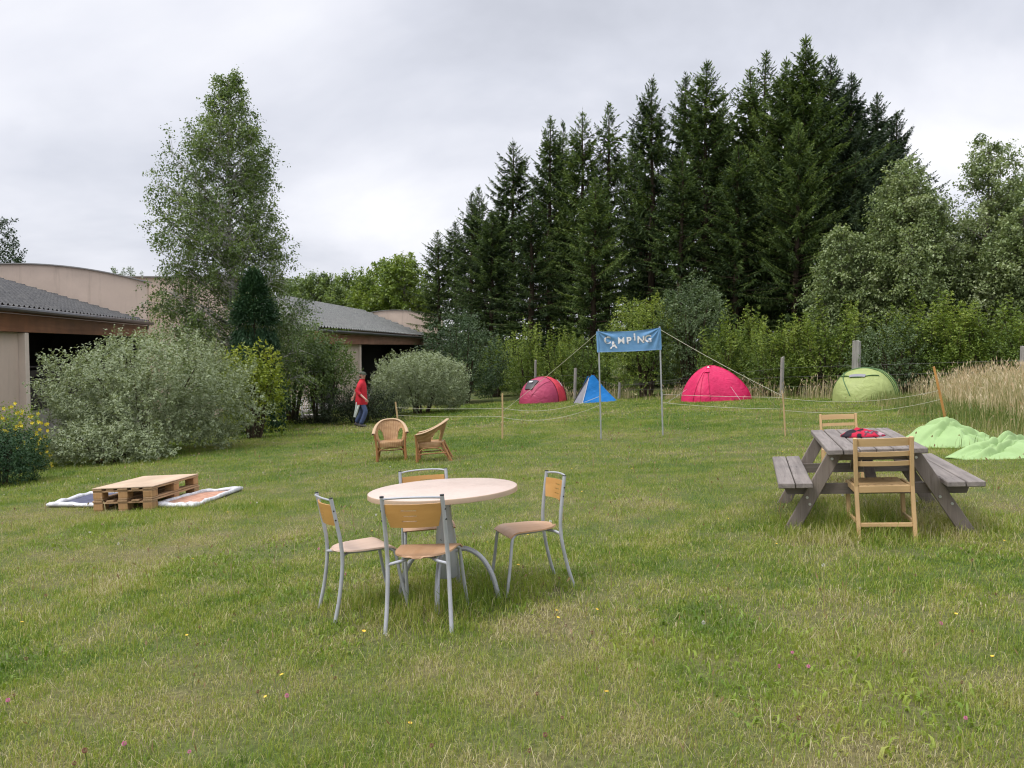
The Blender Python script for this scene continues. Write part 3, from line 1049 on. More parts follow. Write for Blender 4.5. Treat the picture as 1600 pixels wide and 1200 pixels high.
# ------------------------------------------------------------------ the spruce wood
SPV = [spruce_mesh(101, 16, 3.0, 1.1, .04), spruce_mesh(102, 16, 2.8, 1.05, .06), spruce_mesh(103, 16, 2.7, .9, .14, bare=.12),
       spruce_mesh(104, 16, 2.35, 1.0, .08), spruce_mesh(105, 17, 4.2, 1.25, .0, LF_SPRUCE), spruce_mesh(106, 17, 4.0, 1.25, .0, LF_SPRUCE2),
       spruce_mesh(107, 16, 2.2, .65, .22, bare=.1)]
# tip pixel (u, v), distance, variant, girth, label
SPR = [
    (688, 360, 66, 3, 1.0, 'short dark spruce standing alone at the low end of the row beside the tiled roof'),
    (735, 300, 62, 2, .95, 'thin spruce with a twin tip, second in the rising row from the roof'),
    (752, 290, 64, 3, .9, 'slim spruce close behind the twin tipped one near the low end of the row'),
    (803, 220, 54, 1, 1.1, 'broad dark spruce with a clean pointed top, first tall one above the pink tent'),
    (857, 183, 51, 3, 1.0, 'slender spruce with a needle thin top left of the paired crowns'),
    (882, 190, 56, 2, .95, 'ragged spruce tucked behind the needle topped one'),
    (906, 172, 49, 1, 1.05, 'full spruce with a rounded double top above the blue tent'),
    (949, 160, 49, 6, 1.1, 'sparse see-through spruce with a drooping star shaped top above the banner'),
    (985, 200, 56, 2, 1.0, 'half hidden spruce filling the gap behind the sparse one'),
    (1018, 120, 46, 1, 1.05, 'tall spruce with a two pointed top right of the sparse one'),
    (1066, 113, 48, 3, 1.05, 'narrow spruce whose tip shows left of the bushy headed one'),
    (1100, 93, 45, 0, 1.1, 'tall spruce with a thick bushy head above the red dome tent'),
    (1128, 140, 52, 2, 1.0, 'low topped spruce in the notch before the big dark group'),
    (1168, 108, 46, 3, 1.1, 'spruce with a fine tip at the left shoulder of the big dark group'),
    (1190, 80, 47, 6, 1.2, 'thin topped spruce rising just over the left shoulder of the big group'),
    (1214, 92, 43, 4, 1.0, 'wide green spruce with low sweeping boughs, front of the big group'),
    (1259, 57, 42, 4, 1.12, 'tallest spruce of all, with a blunt crowded top'),
    (1290, 84, 45, 5, 1.0, 'dark spruce right behind the tallest one'),
    (1321, 112, 44, 5, 1.0, 'dark spruce with a rounded tip to the right of the tallest one'),
    (1362, 143, 46, 5, .98, 'blackish spruce forming the right shoulder of the wood'),
    (1392, 172, 47, 5, .9, 'outermost blackish spruce sloping down to the pale willows'),
    (1236, 190, 39, 4, .8, 'lower spruce at the front of the wood behind the hedge and the red tent'),
    (1150, 225, 40, 0, 1.0, 'lower bright green spruce in front of the notch, over the hedge'),
    (1060, 230, 41, 2, 1.0, 'lower loose spruce with visible stem above the tall hazel bush'),
    (830, 300, 46, 2, 1.1, 'lower loose spruce between the broad dark one and the hedge'),
    (768, 330, 50, 0, .95, 'lower spruce at the foot of the rising row behind the dark holly'),
    (925, 275, 43, 1, 1.0, 'lower spruce standing behind the banner at the wood edge'),
    (1330, 235, 41, 5, .85, 'lower dark spruce with sweeping boughs beside the left willow'),
    (1440, 300, 50, 5, .9, 'dark spruce showing as a shadowy mass between the two willows'),
    (1580, 340, 52, 5, .9, 'dark spruce mostly hidden behind the right willow'),
    (1010, 290, 60, 0, 1.1, 'distant spruce filling the middle of the wood behind the tall ones'),
    (880, 330, 64, 0, 1.2, 'distant spruce seen between trunks above the blue tent'),
    (712, 345, 72, 0, 1.0, 'distant spruce closing the gap beside the short dark one'),
    (780, 310, 66, 0, 1.1, 'distant spruce behind the broad dark one, low in the row'),
    (1120, 260, 58, 0, 1.3, 'distant spruce seen through the boughs behind the bushy headed one'),
]
_rng = random.Random(3)
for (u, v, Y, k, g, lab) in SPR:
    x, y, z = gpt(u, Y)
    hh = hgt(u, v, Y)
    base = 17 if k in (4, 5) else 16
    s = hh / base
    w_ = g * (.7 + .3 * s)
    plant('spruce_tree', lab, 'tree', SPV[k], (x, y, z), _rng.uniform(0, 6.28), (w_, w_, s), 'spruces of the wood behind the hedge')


# ------------------------------------------------------------------ birch
def birch_prof(f, a):
    # crown radius in metres by height fraction; fuller to the left (-x), ragged
    r_ = np.interp(f, [.1, .2, .35, .5, .62, .75, .85, .93, 1.0], [1.9, 2.5, 2.45, 2.0, 1.85, 1.6, 1.1, .55, .15])
    left = max(0, -math.cos(a)); right = max(0, math.cos(a))
    r_ *= 1 + .28 * left * (1 if .55 < f < .75 else .35) + .05 * right
    if .66 < f < .74 and left > .7: r_ *= 1.25
    if .76 < f < .82: r_ *= 1 - .15 * left
    return r_


BY = 27.0
bh = hgt(362, 112, BY)
bx, by_, bz = gpt(362, BY)
plant('birch_tree', 'tall loose birch rising above the pale buildings behind the big variegated shrub', 'tree',
      tree_mesh(21, bh, birch_prof, LF_BIRCH, BARK_BIRCH, nb=172, leaf=.095, twig=(.4, .95), nsec=11, m=9, ntw=5, up=.85, droop=.22, trunk_r=.11, base=.10, vmean=.55), (bx, by_, bz), 0)

# ------------------------------------------------------------------ willows on the right
def round_prof(R0, top=.9, low=.55):
    def f_(f, a):
        return R0 * np.interp(f, [0, .15, .4, .65, .85, 1.0], [low, .8, 1.0, .95, .62, .2]) * (1 + .14 * math.sin(3 * a + R0 * 5) + .1 * math.sin(5 * a))
    return f_


WIL = [(1412, 255, 31.5, 1.95, 'pale silvery willow with a domed crown right of the dark spruces', 31),
       (1540, 228, 32, 2.2, 'tallest silvery willow, with a loose knob of leaves at its top', 32),
       (1330, 360, 32, 1.25, 'low pale willow leaning out at the foot of the dark spruces', 33),
       (1610, 330, 29.5, 1.9, 'silvery willow cut by the right edge of the photo', 34),
       (1690, 250, 31, 2.4, 'silvery willow further right, past the one cut by the photo edge', 36)]
for u, v, Y, R0, lab, sd_ in WIL:
    hh = hgt(u, v, Y)
    plant('willow_tree', lab, 'tree', tree_mesh(sd_, hh, round_prof(R0), LF_WILLOW, BARK_GREY, nb=140, leaf=.125, twig=(.5, 1.0), nsec=12, m=11, ntw=5, up=.9, droop=.02, trunk_r=.12, base=.10, multi=3, vmean=.6, arch=-.1), gpt(u, Y), sd_ * .7, group='silvery willows at the right end of the wood')

# ------------------------------------------------------------------ far broadleaf trees
FAR = [(600, 415, 78, 4.5, 'bright green tree with a forked top behind the tiled roof', 41, LF_FRESH),
       (632, 402, 74, 3.4, 'bright green tree next to the row of spruces, behind the tiled roof', 42, LF_FRESH),
       (548, 435, 84, 5.0, 'rounded green tree behind the tiled roof, beside the birch', 43, LF_FRESH),
       (500, 432, 80, 4.6, 'dull green tree half hidden behind the birch crown', 44, LF_BIRCH),
       (452, 440, 82, 4.6, 'green tree showing only through the birch leaves', 45, LF_BIRCH)]
for u, v, Y, R0, lab, sd_, mt in FAR:
    hh = hgt(u, v, Y)
    plant('broadleaf_tree', lab, 'tree', tree_mesh(sd_, hh, round_prof(R0), mt, BARK_GREY, nb=74, leaf=.30, twig=(.8, 1.5), nsec=6, m=8, ntw=4, up=.8, droop=.03, trunk_r=.2, base=.15, vmean=.6), gpt(u, Y), sd_, group='broadleaf trees beyond the buildings')
for u, v, Y, R0, lab, sd_, mt in [(2, 340, 52, 2.0, 'dark tree top rising over the curved parapet at the far left', 46, LF_DARK),
                                  (-55, 330, 50, 2.6, 'dark tree behind the parapet, just past the left photo edge', 47, LF_DARK)]:
    hh = hgt(u, v, Y)
    plant('broadleaf_tree', lab, 'tree', tree_mesh(sd_, hh, round_prof(R0), mt, BARK_DARK, nb=60, leaf=.16, twig=(.6, 1.1), nsec=6, m=8, ntw=4, up=.6, droop=.05, trunk_r=.2, base=.2, vmean=.5), gpt(u, Y), sd_)
for u, v, Y, R0, lab, sd_ in [(200, 404, 56, 3.0, 'feathery green bush top showing over the low parapet beside the birch', 48), (136, 408, 57, 1.5, 'small spiky tuft of leaves poking over the curved parapet', 49)]:
    hh = hgt(u, v, Y)
    plant('tall_shrub', lab, 'shrub', shrub_mesh(sd_, R0, R0 * .8, hh - .8, LF_GREYG, n=520, leaf=.20, m=9, sl=(.5, .9), wr=.3, shoots=34, shl=(.6, 1.2), vmean=.45), gpt(u, Y), 0)

# ------------------------------------------------------------------ garden shrubs on the left
def shrub(name, label, u, Y, meshes, rz=0.0, sc=(1, 1, 1), group=None):
    return plant(name, label, 'shrub', meshes, gpt(u, Y), rz, sc, group)


shrub('variegated_shrub', 'huge rounded shrub of cream edged leaves left of the pallets', 228, 19.0,
      shrub_mesh(51, 2.45, 2.0, hgt(235, 522, 19), LF_VARI, n=3000, leaf=.092, m=12, sl=(.28, .6), up=.6, lump=.46, edge=True, fill=.35, vmean=.55, shoots=0, zc=.45))
shrub('variegated_shrub', 'low cream edged shrub sprawling at the foot of the huge one, behind the pallets', 168, 17.0,
      shrub_mesh(52, 1.35, .8, hgt(160, 655, 17), LF_VARI, n=620, leaf=.095, m=9, sl=(.25, .45), up=.5, lump=.3, edge=True, fill=.35, vmean=.5, zc=.4))
shrub('variegated_shrub', 'round shrub of cream edged leaves right of the person in red', 657, 32.5,
      shrub_mesh(53, 2.0, 1.8, hgt(657, 545, 32.5), LF_VARI, n=2300, leaf=.10, m=11, sl=(.28, .55), up=.6, lump=.24, edge=True, fill=.35, vmean=.6, zc=.48))
shrub('golden_shrub', 'yellow-green leafy shrub behind the right flank of the huge variegated one', 396, 22.5,
      shrub_mesh(54, 1.05, .9, hgt(400, 545, 22.5), LF_GOLD, n=620, leaf=.12, m=8, sl=(.3, .6), up=.6, lump=.5, fill=.4, vmean=.55, shoots=10, shl=(.3, .6), zc=.62))
shrub('field_maple', 'mid green bush hanging over the white garden chair left of the person', 500, 29.5,
      shrub_mesh(55, 1.55, 1.4, hgt(500, 520, 29.5), LF_BIRCH, n=1100, leaf=.13, m=8, sl=(.3, .6), up=.4, lump=.35, fill=.4, vmean=.5, open_base=.32, zc=.6))
shrub('leafy_bush', 'tall green bush filling the space between the dark cypress and the tiled roof', 452, 30.5,
      shrub_mesh(56, 1.5, 1.4, hgt(452, 478, 30.5), LF_BIRCH, n=1200, leaf=.12, m=8, sl=(.3, .6), up=.4, lump=.35, fill=.4, vmean=.48, zc=.55))
shrub('spreading_juniper', 'low dark juniper with spreading sprays behind the person in red', 560, 27.6,
      shrub_mesh(57, 1.35, 1.0, hgt(560, 596, 27.6), LF_JUNI, n=1100, leaf=.10, m=12, sl=(.4, .75), wr=.3, up=.25, lump=.4, fill=.4, vmean=.5, zc=.35))
shrub('spreading_juniper', 'low dark bush under the mid green one, in front of the white garden furniture', 492, 29.0,
      shrub_mesh(58, .9, .7, hgt(492, 640, 29.0) , LF_JUNI, n=300, leaf=.10, m=10, sl=(.3, .5), wr=.35, up=.3, lump=.4, fill=.4, vmean=.4, zc=.3))
shrub('dark_holly', 'dark evergreen bush with grey tips right of the round variegated shrub', 722, 39.0,
      shrub_mesh(59, 2.1, 1.8, hgt(720, 482, 39.0), LF_DARK, n=1900, leaf=.12, m=9, sl=(.35, .7), up=.7, lump=.3, fill=.35, vmean=.55, zc=.4))
shrub('clipped_bush', 'dark clipped bush cut by the left photo edge', -8, 13.8,
      shrub_mesh(60, .78, .8, hgt(0, 664, 13.8), LF_THUJA, n=1500, leaf=.06, m=10, sl=(.12, .25), wr=.4, up=.4, lump=.2, fill=.4, vmean=.5, zc=.45))
t_ = shrub('yellow_flowering_shrub', 'loose shrub with yellow flowers between the clipped bush and the pillar', 12, 16.2,
      shrub_mesh(61, .7, .7, hgt(12, 625, 16.2), LF_FRESH, n=420, leaf=.07, m=8, sl=(.25, .5), up=.6, lump=.4, fill=.4, vmean=.6, zc=.5))
_r = np.random.default_rng(62)
lvf = Leaves()
nf = 130
d_ = nrm(_r.normal(size=(nf, 3))); d_[:, 2] = np.abs(d_[:, 2])
hh_ = hgt(12, 625, 16.2)
P_ = np.stack([d_[:, 0] * .74, d_[:, 1] * .74, hh_ * .5 + d_[:, 2] * hh_ * .5 * .98 - _r.random(nf) * .7], 1)
for k_ in range(5):
    a_ = k_ * 1.2566
    dd_ = np.stack([np.full(nf, math.cos(a_)), _r.normal(0, .3, nf) - .3, np.full(nf, math.sin(a_))], 1)
    lvf.add(P_, dd_, np.tile([0, -1.0, .3], (nf, 1)), .045, .04, .5)
o_ = link('blossom', lvf.mesh('blossom', LF_YFLOW)); o_.parent = t_; o_['kind'] = 'stuff'


# dark weeping cypress
def cypress_mesh(seed, Ht, Rb):
    rng = np.random.default_rng(seed)
    lv = Leaves(); wd = Wood()
    wd.add(np.stack([np.zeros(6), np.zeros(6), np.linspace(-.3, Ht * .97, 6)], 1), np.linspace(.12, .01, 6), 6)
    n = 5200
    f = rng.random(n) ** .8
    a = rng.uniform(0, 2 * PI, n)
    r_ = Rb * np.interp(f, [0, .25, .5, .72, .88, .96, 1], [.9, 1, .86, .62, .36, .18, .04]) * (1 + .3 * (fbm(a * 2.2, f * 6, seed, 3) - .5) * 2)
    rr = r_ * np.sqrt(rng.uniform(.35, 1, n))
    P = np.stack([np.cos(a) * rr, np.sin(a) * rr, f * Ht], 1)
    D = np.stack([np.cos(a) * .35, np.sin(a) * .35, np.where(f > .86, .9, -.75 + .9 * (f > .7))], 1) + rng.normal(0, .18, (n, 3))
    va = .4 + .5 * (fbm(a * 3, f * 7, seed + 3, 2) - .5) + .15 * f
    sprigs(lv, rng, P, D, rng.uniform(.22, .45, n), 6, .14, .26, .5, .1, va, .1, .3, 0, .2)
    return wd.mesh('trunk', BARK_DARK), lv.mesh('crown', LF_THUJA)


plant('cypress_tree', 'dark weeping cypress in front of the birch', 'tree', cypress_mesh(71, hgt(396, 433, 25), .82), gpt(398, 25))

# ------------------------------------------------------------------ the hedge along the fence
HV = [shrub_mesh(81, 1.5, 1.1, 2.6, LF_HORN, n=820, leaf=.105, m=9, sl=(.35, .7), up=.9, lump=.35, shoots=20, shl=(.6, 1.15), flat=.6, fill=.35, vmean=.45),
      shrub_mesh(82, 1.6, 1.1, 2.5, LF_HORN, n=820, leaf=.11, m=9, sl=(.35, .7), up=.9, lump=.4, shoots=26, shl=(.7, 1.5), flat=.6, fill=.35, vmean=.5),
      shrub_mesh(83, 1.4, 1.0, 2.4, LF_HORN, n=740, leaf=.10, m=9, sl=(.35, .65), up=.8, lump=.45, shoots=14, shl=(.5, 1.0), flat=.6, fill=.35, vmean=.36),
      shrub_mesh(84, 1.7, 1.2, 2.5, LF_GREYG, n=980, leaf=.10, m=9, sl=(.3, .55), up=.6, lump=.3, fill=.35, vmean=.48)]
HED = [(775, 34.5, 520, 0, .85, 'yellow-green hedge bush beside the dark holly'),
       (822, 33.6, 505, 1, .95, 'hedge bush with long feathery shoots behind the pink tent'),
       (872, 34.5, 512, 1, .9, 'feathery hedge bush between the pink and the blue tent'),
       (915, 34.2, 520, 2, .95, 'darker hedge bush behind the left pole of the banner'),
       (1128, 33.6, 505, 2, 1.0, 'dark green hedge bush behind the red dome tent'),
       (1150, 35.0, 478, 1, .95, 'hedge bush throwing up a tall feathery spire over the red tent'),
       (1200, 33.4, 505, 0, .95, 'yellow-green hedge bush behind the slim grey post'),
       (1248, 33.8, 492, 1, 1.0, 'feathery hedge bush left of the thick grey post'),
       (1296, 33.6, 470, 1, 1.05, 'tall feathery hedge bush over the thick grey post'),
       (1345, 35.2, 478, 2, 1.05, 'dark hedge bush behind the green tent'),
       (1398, 33.0, 500, 3, 1.0, 'rounded grey-green bush right above the green tent'),
       (1440, 34.6, 455, 1, 1.1, 'tall feathery hedge bush over the dry meadow'),
       (1496, 34.2, 468, 0, 1.05, 'bushy hedge shrub with arching tips over the dry meadow'),
       (1550, 34.0, 470, 1, 1.05, 'feathery hedge bush behind the far right fence post'),
       (1604, 33.8, 462, 2, 1.1, 'dark hedge bush at the right photo edge'),
       (1660, 34.0, 470, 0, 1.1, 'hedge bush just past the right photo edge'),
       (1720, 34.0, 470, 1, 1.1, 'hedge bush well past the right photo edge')]
for i, (u, Y, v, k, g, lab) in enumerate(HED):
    base = (3.4, 3.55, 3.0, 2.6)[k]
    Y = yfence(u) + 1.9 + (Y - 33.5) * .6
    s = hgt(u, v - 8, Y) / base
    shrub('hedge_bush', lab, u, Y, HV[k], i * 1.9, (g, g, s), 'hedge along the wire fence')
# hazels behind the banner
shrub('hazel_bush', 'big yellow-green hazel bush behind the banner', 1010, 36.2,
      shrub_mesh(85, 2.0, 1.5, hgt(1000, 470, 36.2), LF_HORN, n=1700, leaf=.115, m=9, sl=(.35, .7), up=.7, lump=.4, shoots=22, shl=(.4, .9), fill=.35, vmean=.58, zc=.5))
shrub('hazel_bush', 'tall grey-green hazel bush right of the banner', 1078, 35.4,
      shrub_mesh(86, 1.7, 1.4, hgt(1068, 434, 35.4), LF_GREYG, n=1700, leaf=.11, m=9, sl=(.35, .65), up=.6, lump=.35, shoots=14, shl=(.3, .8), fill=.35, vmean=.5, zc=.52))
# ------------------------------------------------------------------ materials for built things
def m_plaster(name, c):
    m, nt, out = newmat(name)
    a = noise(nt, 1.1, 5, .65)
    r = ramp(nt, [(.3, tuple(x * .92 for x in c)), (.7, tuple(x * 1.06 for x in c))]); nt.links.new(a.outputs[0], r.inputs[0])
    b = noise(nt, 2.6, 4, .7, stretch=(1, 1, .09))
    r2 = ramp(nt, [(.30, (.80, .79, .78)), (.46, (1, 1, 1))]); nt.links.new(b.outputs[0], r2.inputs[0])
    d = noise(nt, 70, 3, .6)
    pbsdf(nt, out, mixc(nt, r.outputs[0], r2.outputs[0], .8, 'MULTIPLY'), .88, 0, .2, bump(nt, d.outputs[0], .2, .004))
    return m


PLASTER = m_plaster('pink_plaster', (.58, .465, .385))
PLASTER_L = m_plain('pale_plaster', (.66, .56, .48), .85, var=.06, scale=2, bmp=.15, bscale=90, spec=.2)
ZINC = m_plain('grey_flashing', (.26, .25, .24), .5, metal=.4, var=.15, scale=3)
GUTTER = m_plain('black_gutter', (.02, .02, .022), .35, var=.2, scale=3)
FASCIA = m_wood('stained_fascia', (.16, .062, .026), (.27, .12, .055), axis=0, scale=5, rough=.6)
FASCIA2 = m_wood('worn_fascia', (.24, .11, .07), (.34, .18, .12), axis=0, scale=5, rough=.7)
DARKWOOD_SHADE = m_wood('dark_boards_porch_shade', (.010, .008, .007), (.024, .019, .016), axis=0, scale=5, rough=.7)  # dark wood, taken near black so the colour carries the porch's shade
CONCRETE = m_plain('concrete', (.30, .28, .26), .9, var=.15, scale=5, bmp=.3, bscale=60, spec=.2)
WHITE_PL = m_plain('white_plastic', (.72, .73, .74), .4, var=.06, scale=5)
GLASSD = m_plain('dark_window_glass', (.03, .035, .04), .12, var=.2, scale=2)


def m_tiles(name, c1, c2):
    m, nt, out = newmat(name)
    n = noise(nt, 2.6, 4, .7); n2 = noise(nt, 14, 4, .7)
    r = ramp(nt, [(.3, c1), (.7, c2)]); nt.links.new(n.outputs[0], r.inputs[0])
    r2 = ramp(nt, [(.3, (.6, .6, .6)), (.7, (1.2, 1.2, 1.18))]); nt.links.new(n2.outputs[0], r2.inputs[0])
    c = mixc(nt, r.outputs[0], r2.outputs[0], 1, 'MULTIPLY')
    pbsdf(nt, out, c, .75, 0, .3, bump(nt, n2.outputs[0], .4, .01))
    return m


TILE1 = m_tiles('slate_grey_tiles', (.055, .055, .058), (.10, .098, .095))
TILE2 = m_tiles('weathered_tiles', (.12, .125, .12), (.20, .20, .185))


def tile_sheet(mb, x0, x1, y0, y1, z0, tan, px=.34, py=.40, hip=0.0):
    """pantile roof rising from y0 (eave) to y1 (inwards, negative y)"""
    L = abs(y1 - y0); nu = int((x1 - x0) / px * 6); nv = int(L / py) * 5

    def fn(a, b):
        d = L * b; x = x0 + (x1 - hip * d - x0) * a
        course = math.floor(d / py + 1e-6); f = d / py - course
        ph = (x / px + (.5 if course % 2 else 0)) * 2 * PI
        w_ = .17 * px * (max(0, math.cos(ph)) ** .7) + (.2 if py < .5 else .3) * py * (1 - f)
        w_ += .008 * (vnoise(x * 3.3, course * 1.0, 4) - .5)
        return (x, y0 - d, z0 + d * tan + w_)
    mb.grid(fn, nu, nv)
    return mb


def pavilion(name, label, B, e, ze, zg, L, depth, tan, arch, pill, tilemat, fasc, fascia_h, floor_z, rail=None, wall_seg=None, window=None, hip=0.0, tpx=.34, tpy=.40):
    """B: far end of the eave line; e: unit direction from the camera side towards B"""
    rz = math.atan2(-e[1], -e[0])
    t = thing(name, label, 'building', (B[0], B[1], 0), rz)
    # local: x towards the camera along the eave, -y inwards
    tile_sheet(MB(), .2, L, .38, -depth, ze, tan, tpx, tpy, hip).build('roof', tilemat, t, 60)
    MB().tube([(-.1, .44, ze - .01), (L, .44, ze - .01)], .075, 8).build('gutter', GUTTER, t)
    MB().box((L / 2, .22, ze - .12 - fascia_h / 2), (L, .09, fascia_h), bev=.006).box((L / 2, .30, ze - .06), (L, .14, .07)).build('fascia', fasc, t)
    MB().box((L / 2, -depth / 2, ze - .16), (L - .3, depth - .2, .06)).build('ceiling', DARKWOOD_SHADE, t)
    MB().box((L / 2 + .1, -3.6, (ze + zg) / 2), (L, .2, ze - zg - .2)).build('rear_wall', DARKWOOD_SHADE, t)
    MB().box((L / 2, -1.6, (floor_z + zg - .5) / 2), (L, 3.4, floor_z - zg + .5)).build('terrace', CONCRETE, t)
    for (px_, wdt, dp) in pill:
        MB().box((px_, .0, (ze - .13 - fascia_h + zg - .5) / 2 - .0), (wdt, dp, ze - .13 - fascia_h - zg + .5), bev=.01).build('pillar', PLASTER_L, t)
    if wall_seg:
        a, b = wall_seg
        MB().box(((a + b) / 2, -.03, (ze - .12 - fascia_h + zg - .5) / 2), (b - a, .2, ze - .12 - fascia_h - zg + .5)).build('wall', PLASTER, t)
    if rail:
        a, b, zt, nb_ = rail
        m = MB()
        for i in range(nb_):
            m.box(((a + b) / 2, .12, zt - .20 - i * .235), (b - a, .035, .19), bev=.006)
        m.box(((a + b) / 2, .12, zt), (b - a, .10, .045), bev=.006)
        for i in range(8):
            m.box((a + (b - a) * i / 7.0, .07, (zt + floor_z) / 2 - .3), (.08, .06, zt - floor_z + .5))
        m.build('railing', DARKWOOD_SHADE, t)
    if window:
        wx, wz, ww, wh = window
        f = MB().box((wx, -3.47, wz), (ww, .06, .07)).box((wx, -3.47, wz + wh), (ww, .06, .07)).box((wx - ww / 2, -3.47, wz + wh / 2), (.07, .064, wh + .07)).box((wx + ww / 2, -3.47, wz + wh / 2), (.07, .064, wh + .07)).box((wx, -3.47, wz + wh / 2), (.05, .058, wh)).build('window', WHITE_PL, t)
        MB().box((wx, -3.485, wz + wh / 2), (ww - .08, .012, wh - .08)).build('pane', GLASSD, f)
    MB().box((.03, -1.85, (ze + zg) / 2), (.05, 3.5, ze - zg - .3)).build('porch_shade_sheet', DARKWOOD_SHADE, t)  # added dark sheet over the parapet plaster, standing in for porch shade
    # curved parapet wall across the far end
    yr, yl, yc, zc, kk = arch
    n = 40
    prof = [(yr + (yl - yr) * i / n) for i in range(n + 1)]
    poly = [(y, zc - kk * (y - yc) ** 2) for y in prof]
    M = Matrix(((0, 0, 1, 0), (1, 0, 0, 0), (0, 1, 0, 0), (0, 0, 0, 1)))
    MB().prism([(yl, zg - .5), (yr, zg - .5)] + poly, -.34, 0.0, M).build('parapet_wall', PLASTER, t, 20)
    cap = MB()
    m2 = [(y, z + .003) for y, z in poly]; m3 = [(y, z + .05) for y, z in poly]
    m2[0] = (yr + .12, m2[0][1]); m3[0] = (yr + .12, m3[0][1])
    cap.prism(m2 + m3[::-1], -.42, .08, M)
    cap.build('parapet_cap', ZINC, t, 20)
    return t


e1 = Vector((-2.53, 13.7)).normalized()
t1 = pavilion('pavilion', 'pinkish pavilion with a dark tiled roof and curved parapet at the left edge', (-16.1, 35.0), e1, 2.70, -1.7, 21.0, 8.5, .306,
              (.25, -9.6, -4.6, 5.16, .0295), [(12.8, .26, .5), (17.5, .26, .5)], TILE1, FASCIA, .48, -.15, rail=(.2, 12.66, 1.12, 5), wall_seg=(12.95, 14.6))
MB().tube([(.12, .30, 2.62), (.12, .30, 2.5), (.10, .12, 2.3), (.10, .10, -1.6)], .045, 8).build('downpipe', ZINC, t1)
e2 = Vector((1.81, 33.0)).normalized()
t2 = pavilion('pavilion', 'pinkish pavilion with a weathered grey tiled roof behind the person in red', (-7.47, 70.0), e2, 2.42, -2.0, 33.0, 5.4, .385,
              (1.45, -6.6, -2.6, 4.80, .040), [(24.1, .34, .3)], TILE2, FASCIA2, .50, -1.3, wall_seg=(24.3, 28.5), window=(21.4, .0, 1.3, 1.2), hip=1.9, tpx=.5, tpy=.55)
# hipped end and rear slope of the second pavilion close the roof
zr = 2.42 + 5.78 * .385
hm = MB()
def fhip(a, b):
    lo = Vector((33.0, .38, 2.42)).lerp(Vector((33.0, -11.2, 2.42)), a); hi = Vector((33.0 - 1.9 * 5.78, -5.4, zr))
    return lo.lerp(hi, b)
hm.grid(fhip, 24, 24).build('roof', TILE2, t2, 60)
MB().grid(lambda a, b: Vector((.2, -5.4, zr)).lerp(Vector((33.0 - 1.9 * 5.78, -5.4, zr)), a).lerp(Vector((.2, -11.2, 2.42)).lerp(Vector((33.0, -11.2, 2.42)), a), b), 24, 12).build('roof', TILE2, t2, 60)
MB().tube([(.2, -5.4, zr + .03), (33.0 - 1.9 * 5.78, -5.4, zr + .03), (33.0, .38, 2.47)], .07, 8).build('ridge_tiles', TILE2, t2)
MB().box((32.6, -5.5, .2), (.25, 10.6, 4.3)).build('wall', PLASTER, t2)
# low block between the two pavilions
blk = thing('annex_block', 'plain pink block wall with a level top showing through the birch', 'building', (-15.6, 36.6, 0), R(4))
MB().box((0, 1.2, 1.25), (6.2, 2.4, 7.1)).build('wall', PLASTER, blk)
MB().box((0, 1.2, 4.835), (6.4, 2.6, .06)).build('wall_cap', ZINC, blk)


# ------------------------------------------------------------------ white garden things behind the bushes
def plastic_chair(u, Y, rz, label):
    t = thing('garden_chair', label, 'chair', gpt(u, Y), rz, slope=True)
    MB().grid(lambda a, b: (-.22 + .44 * a, -.2 + .42 * b, .43 - .02 * math.sin(PI * b)), 6, 6).solid(.012).build('seat', WHITE_PL, t)
    bk = MB()
    for i in range(7):
        x = -.19 + i * .0633
        bk.tube([(x, -.21, .45), (x * 1.05, -.26, .66), (x, -.31, .84)], .013, 6)
    bk.tube([(-.23, -.2, .43), (-.25, -.27, .66), (-.17, -.31, .85), (0, -.33, .89), (.17, -.31, .85), (.25, -.27, .66), (.23, -.2, .43)], .018, 8, smooth=4)
    bk.build('backrest', WHITE_PL, t)
    for sx in (-1, 1):
        MB().tube([(sx * .25, -.26, .64), (sx * .28, .0, .66), (sx * .27, .2, .62), (sx * .26, .22, .42)], .017, 8, smooth=4).build('armrest', WHITE_PL, t)
        MB().tube([(sx * .24, .2, .44), (sx * .27, .25, -.02)], [.024, .018], 8).build('leg', WHITE_PL, t)
        MB().tube([(sx * .22, -.2, .44), (sx * .26, -.29, -.02)], [.024, .018], 8).build('leg', WHITE_PL, t)
    return t


plastic_chair(481, 32.0, R(200), 'white plastic garden chair under the mid green bush')
plastic_chair(452, 32.4, R(120), 'white plastic garden chair beside the white bench, left of the other garden chair')
tb = thing('garden_bench', 'low white bench at the left end under the golden shrub', 'bench', gpt(441, 31.5), R(8))
MB().box((0, 0, .43), (.75, .32, .03), bev=.006).build('seat', WHITE_PL, tb)
MB().box((0, .17, .62), (.75, .03, .14), bev=.006).box((-.3, .175, .5), (.04, .025, .2)).box((.3, .175, .5), (.04, .025, .2)).build('backrest', WHITE_PL, tb)
for sx in (-1, 1):
    MB().box((sx * .32, 0, .2), (.04, .28, .43)).build('leg', WHITE_PL, tb)
st = MB().box((0, 0, .03), (1.15, .6, .34), bev=.01).build('concrete_step', CONCRETE)
st.location = gpt(493, 32.6); st.rotation_euler = (0, 0, R(5))
tag(st, 'grey concrete step behind the low dark bush, beside the white chairs', 'step')

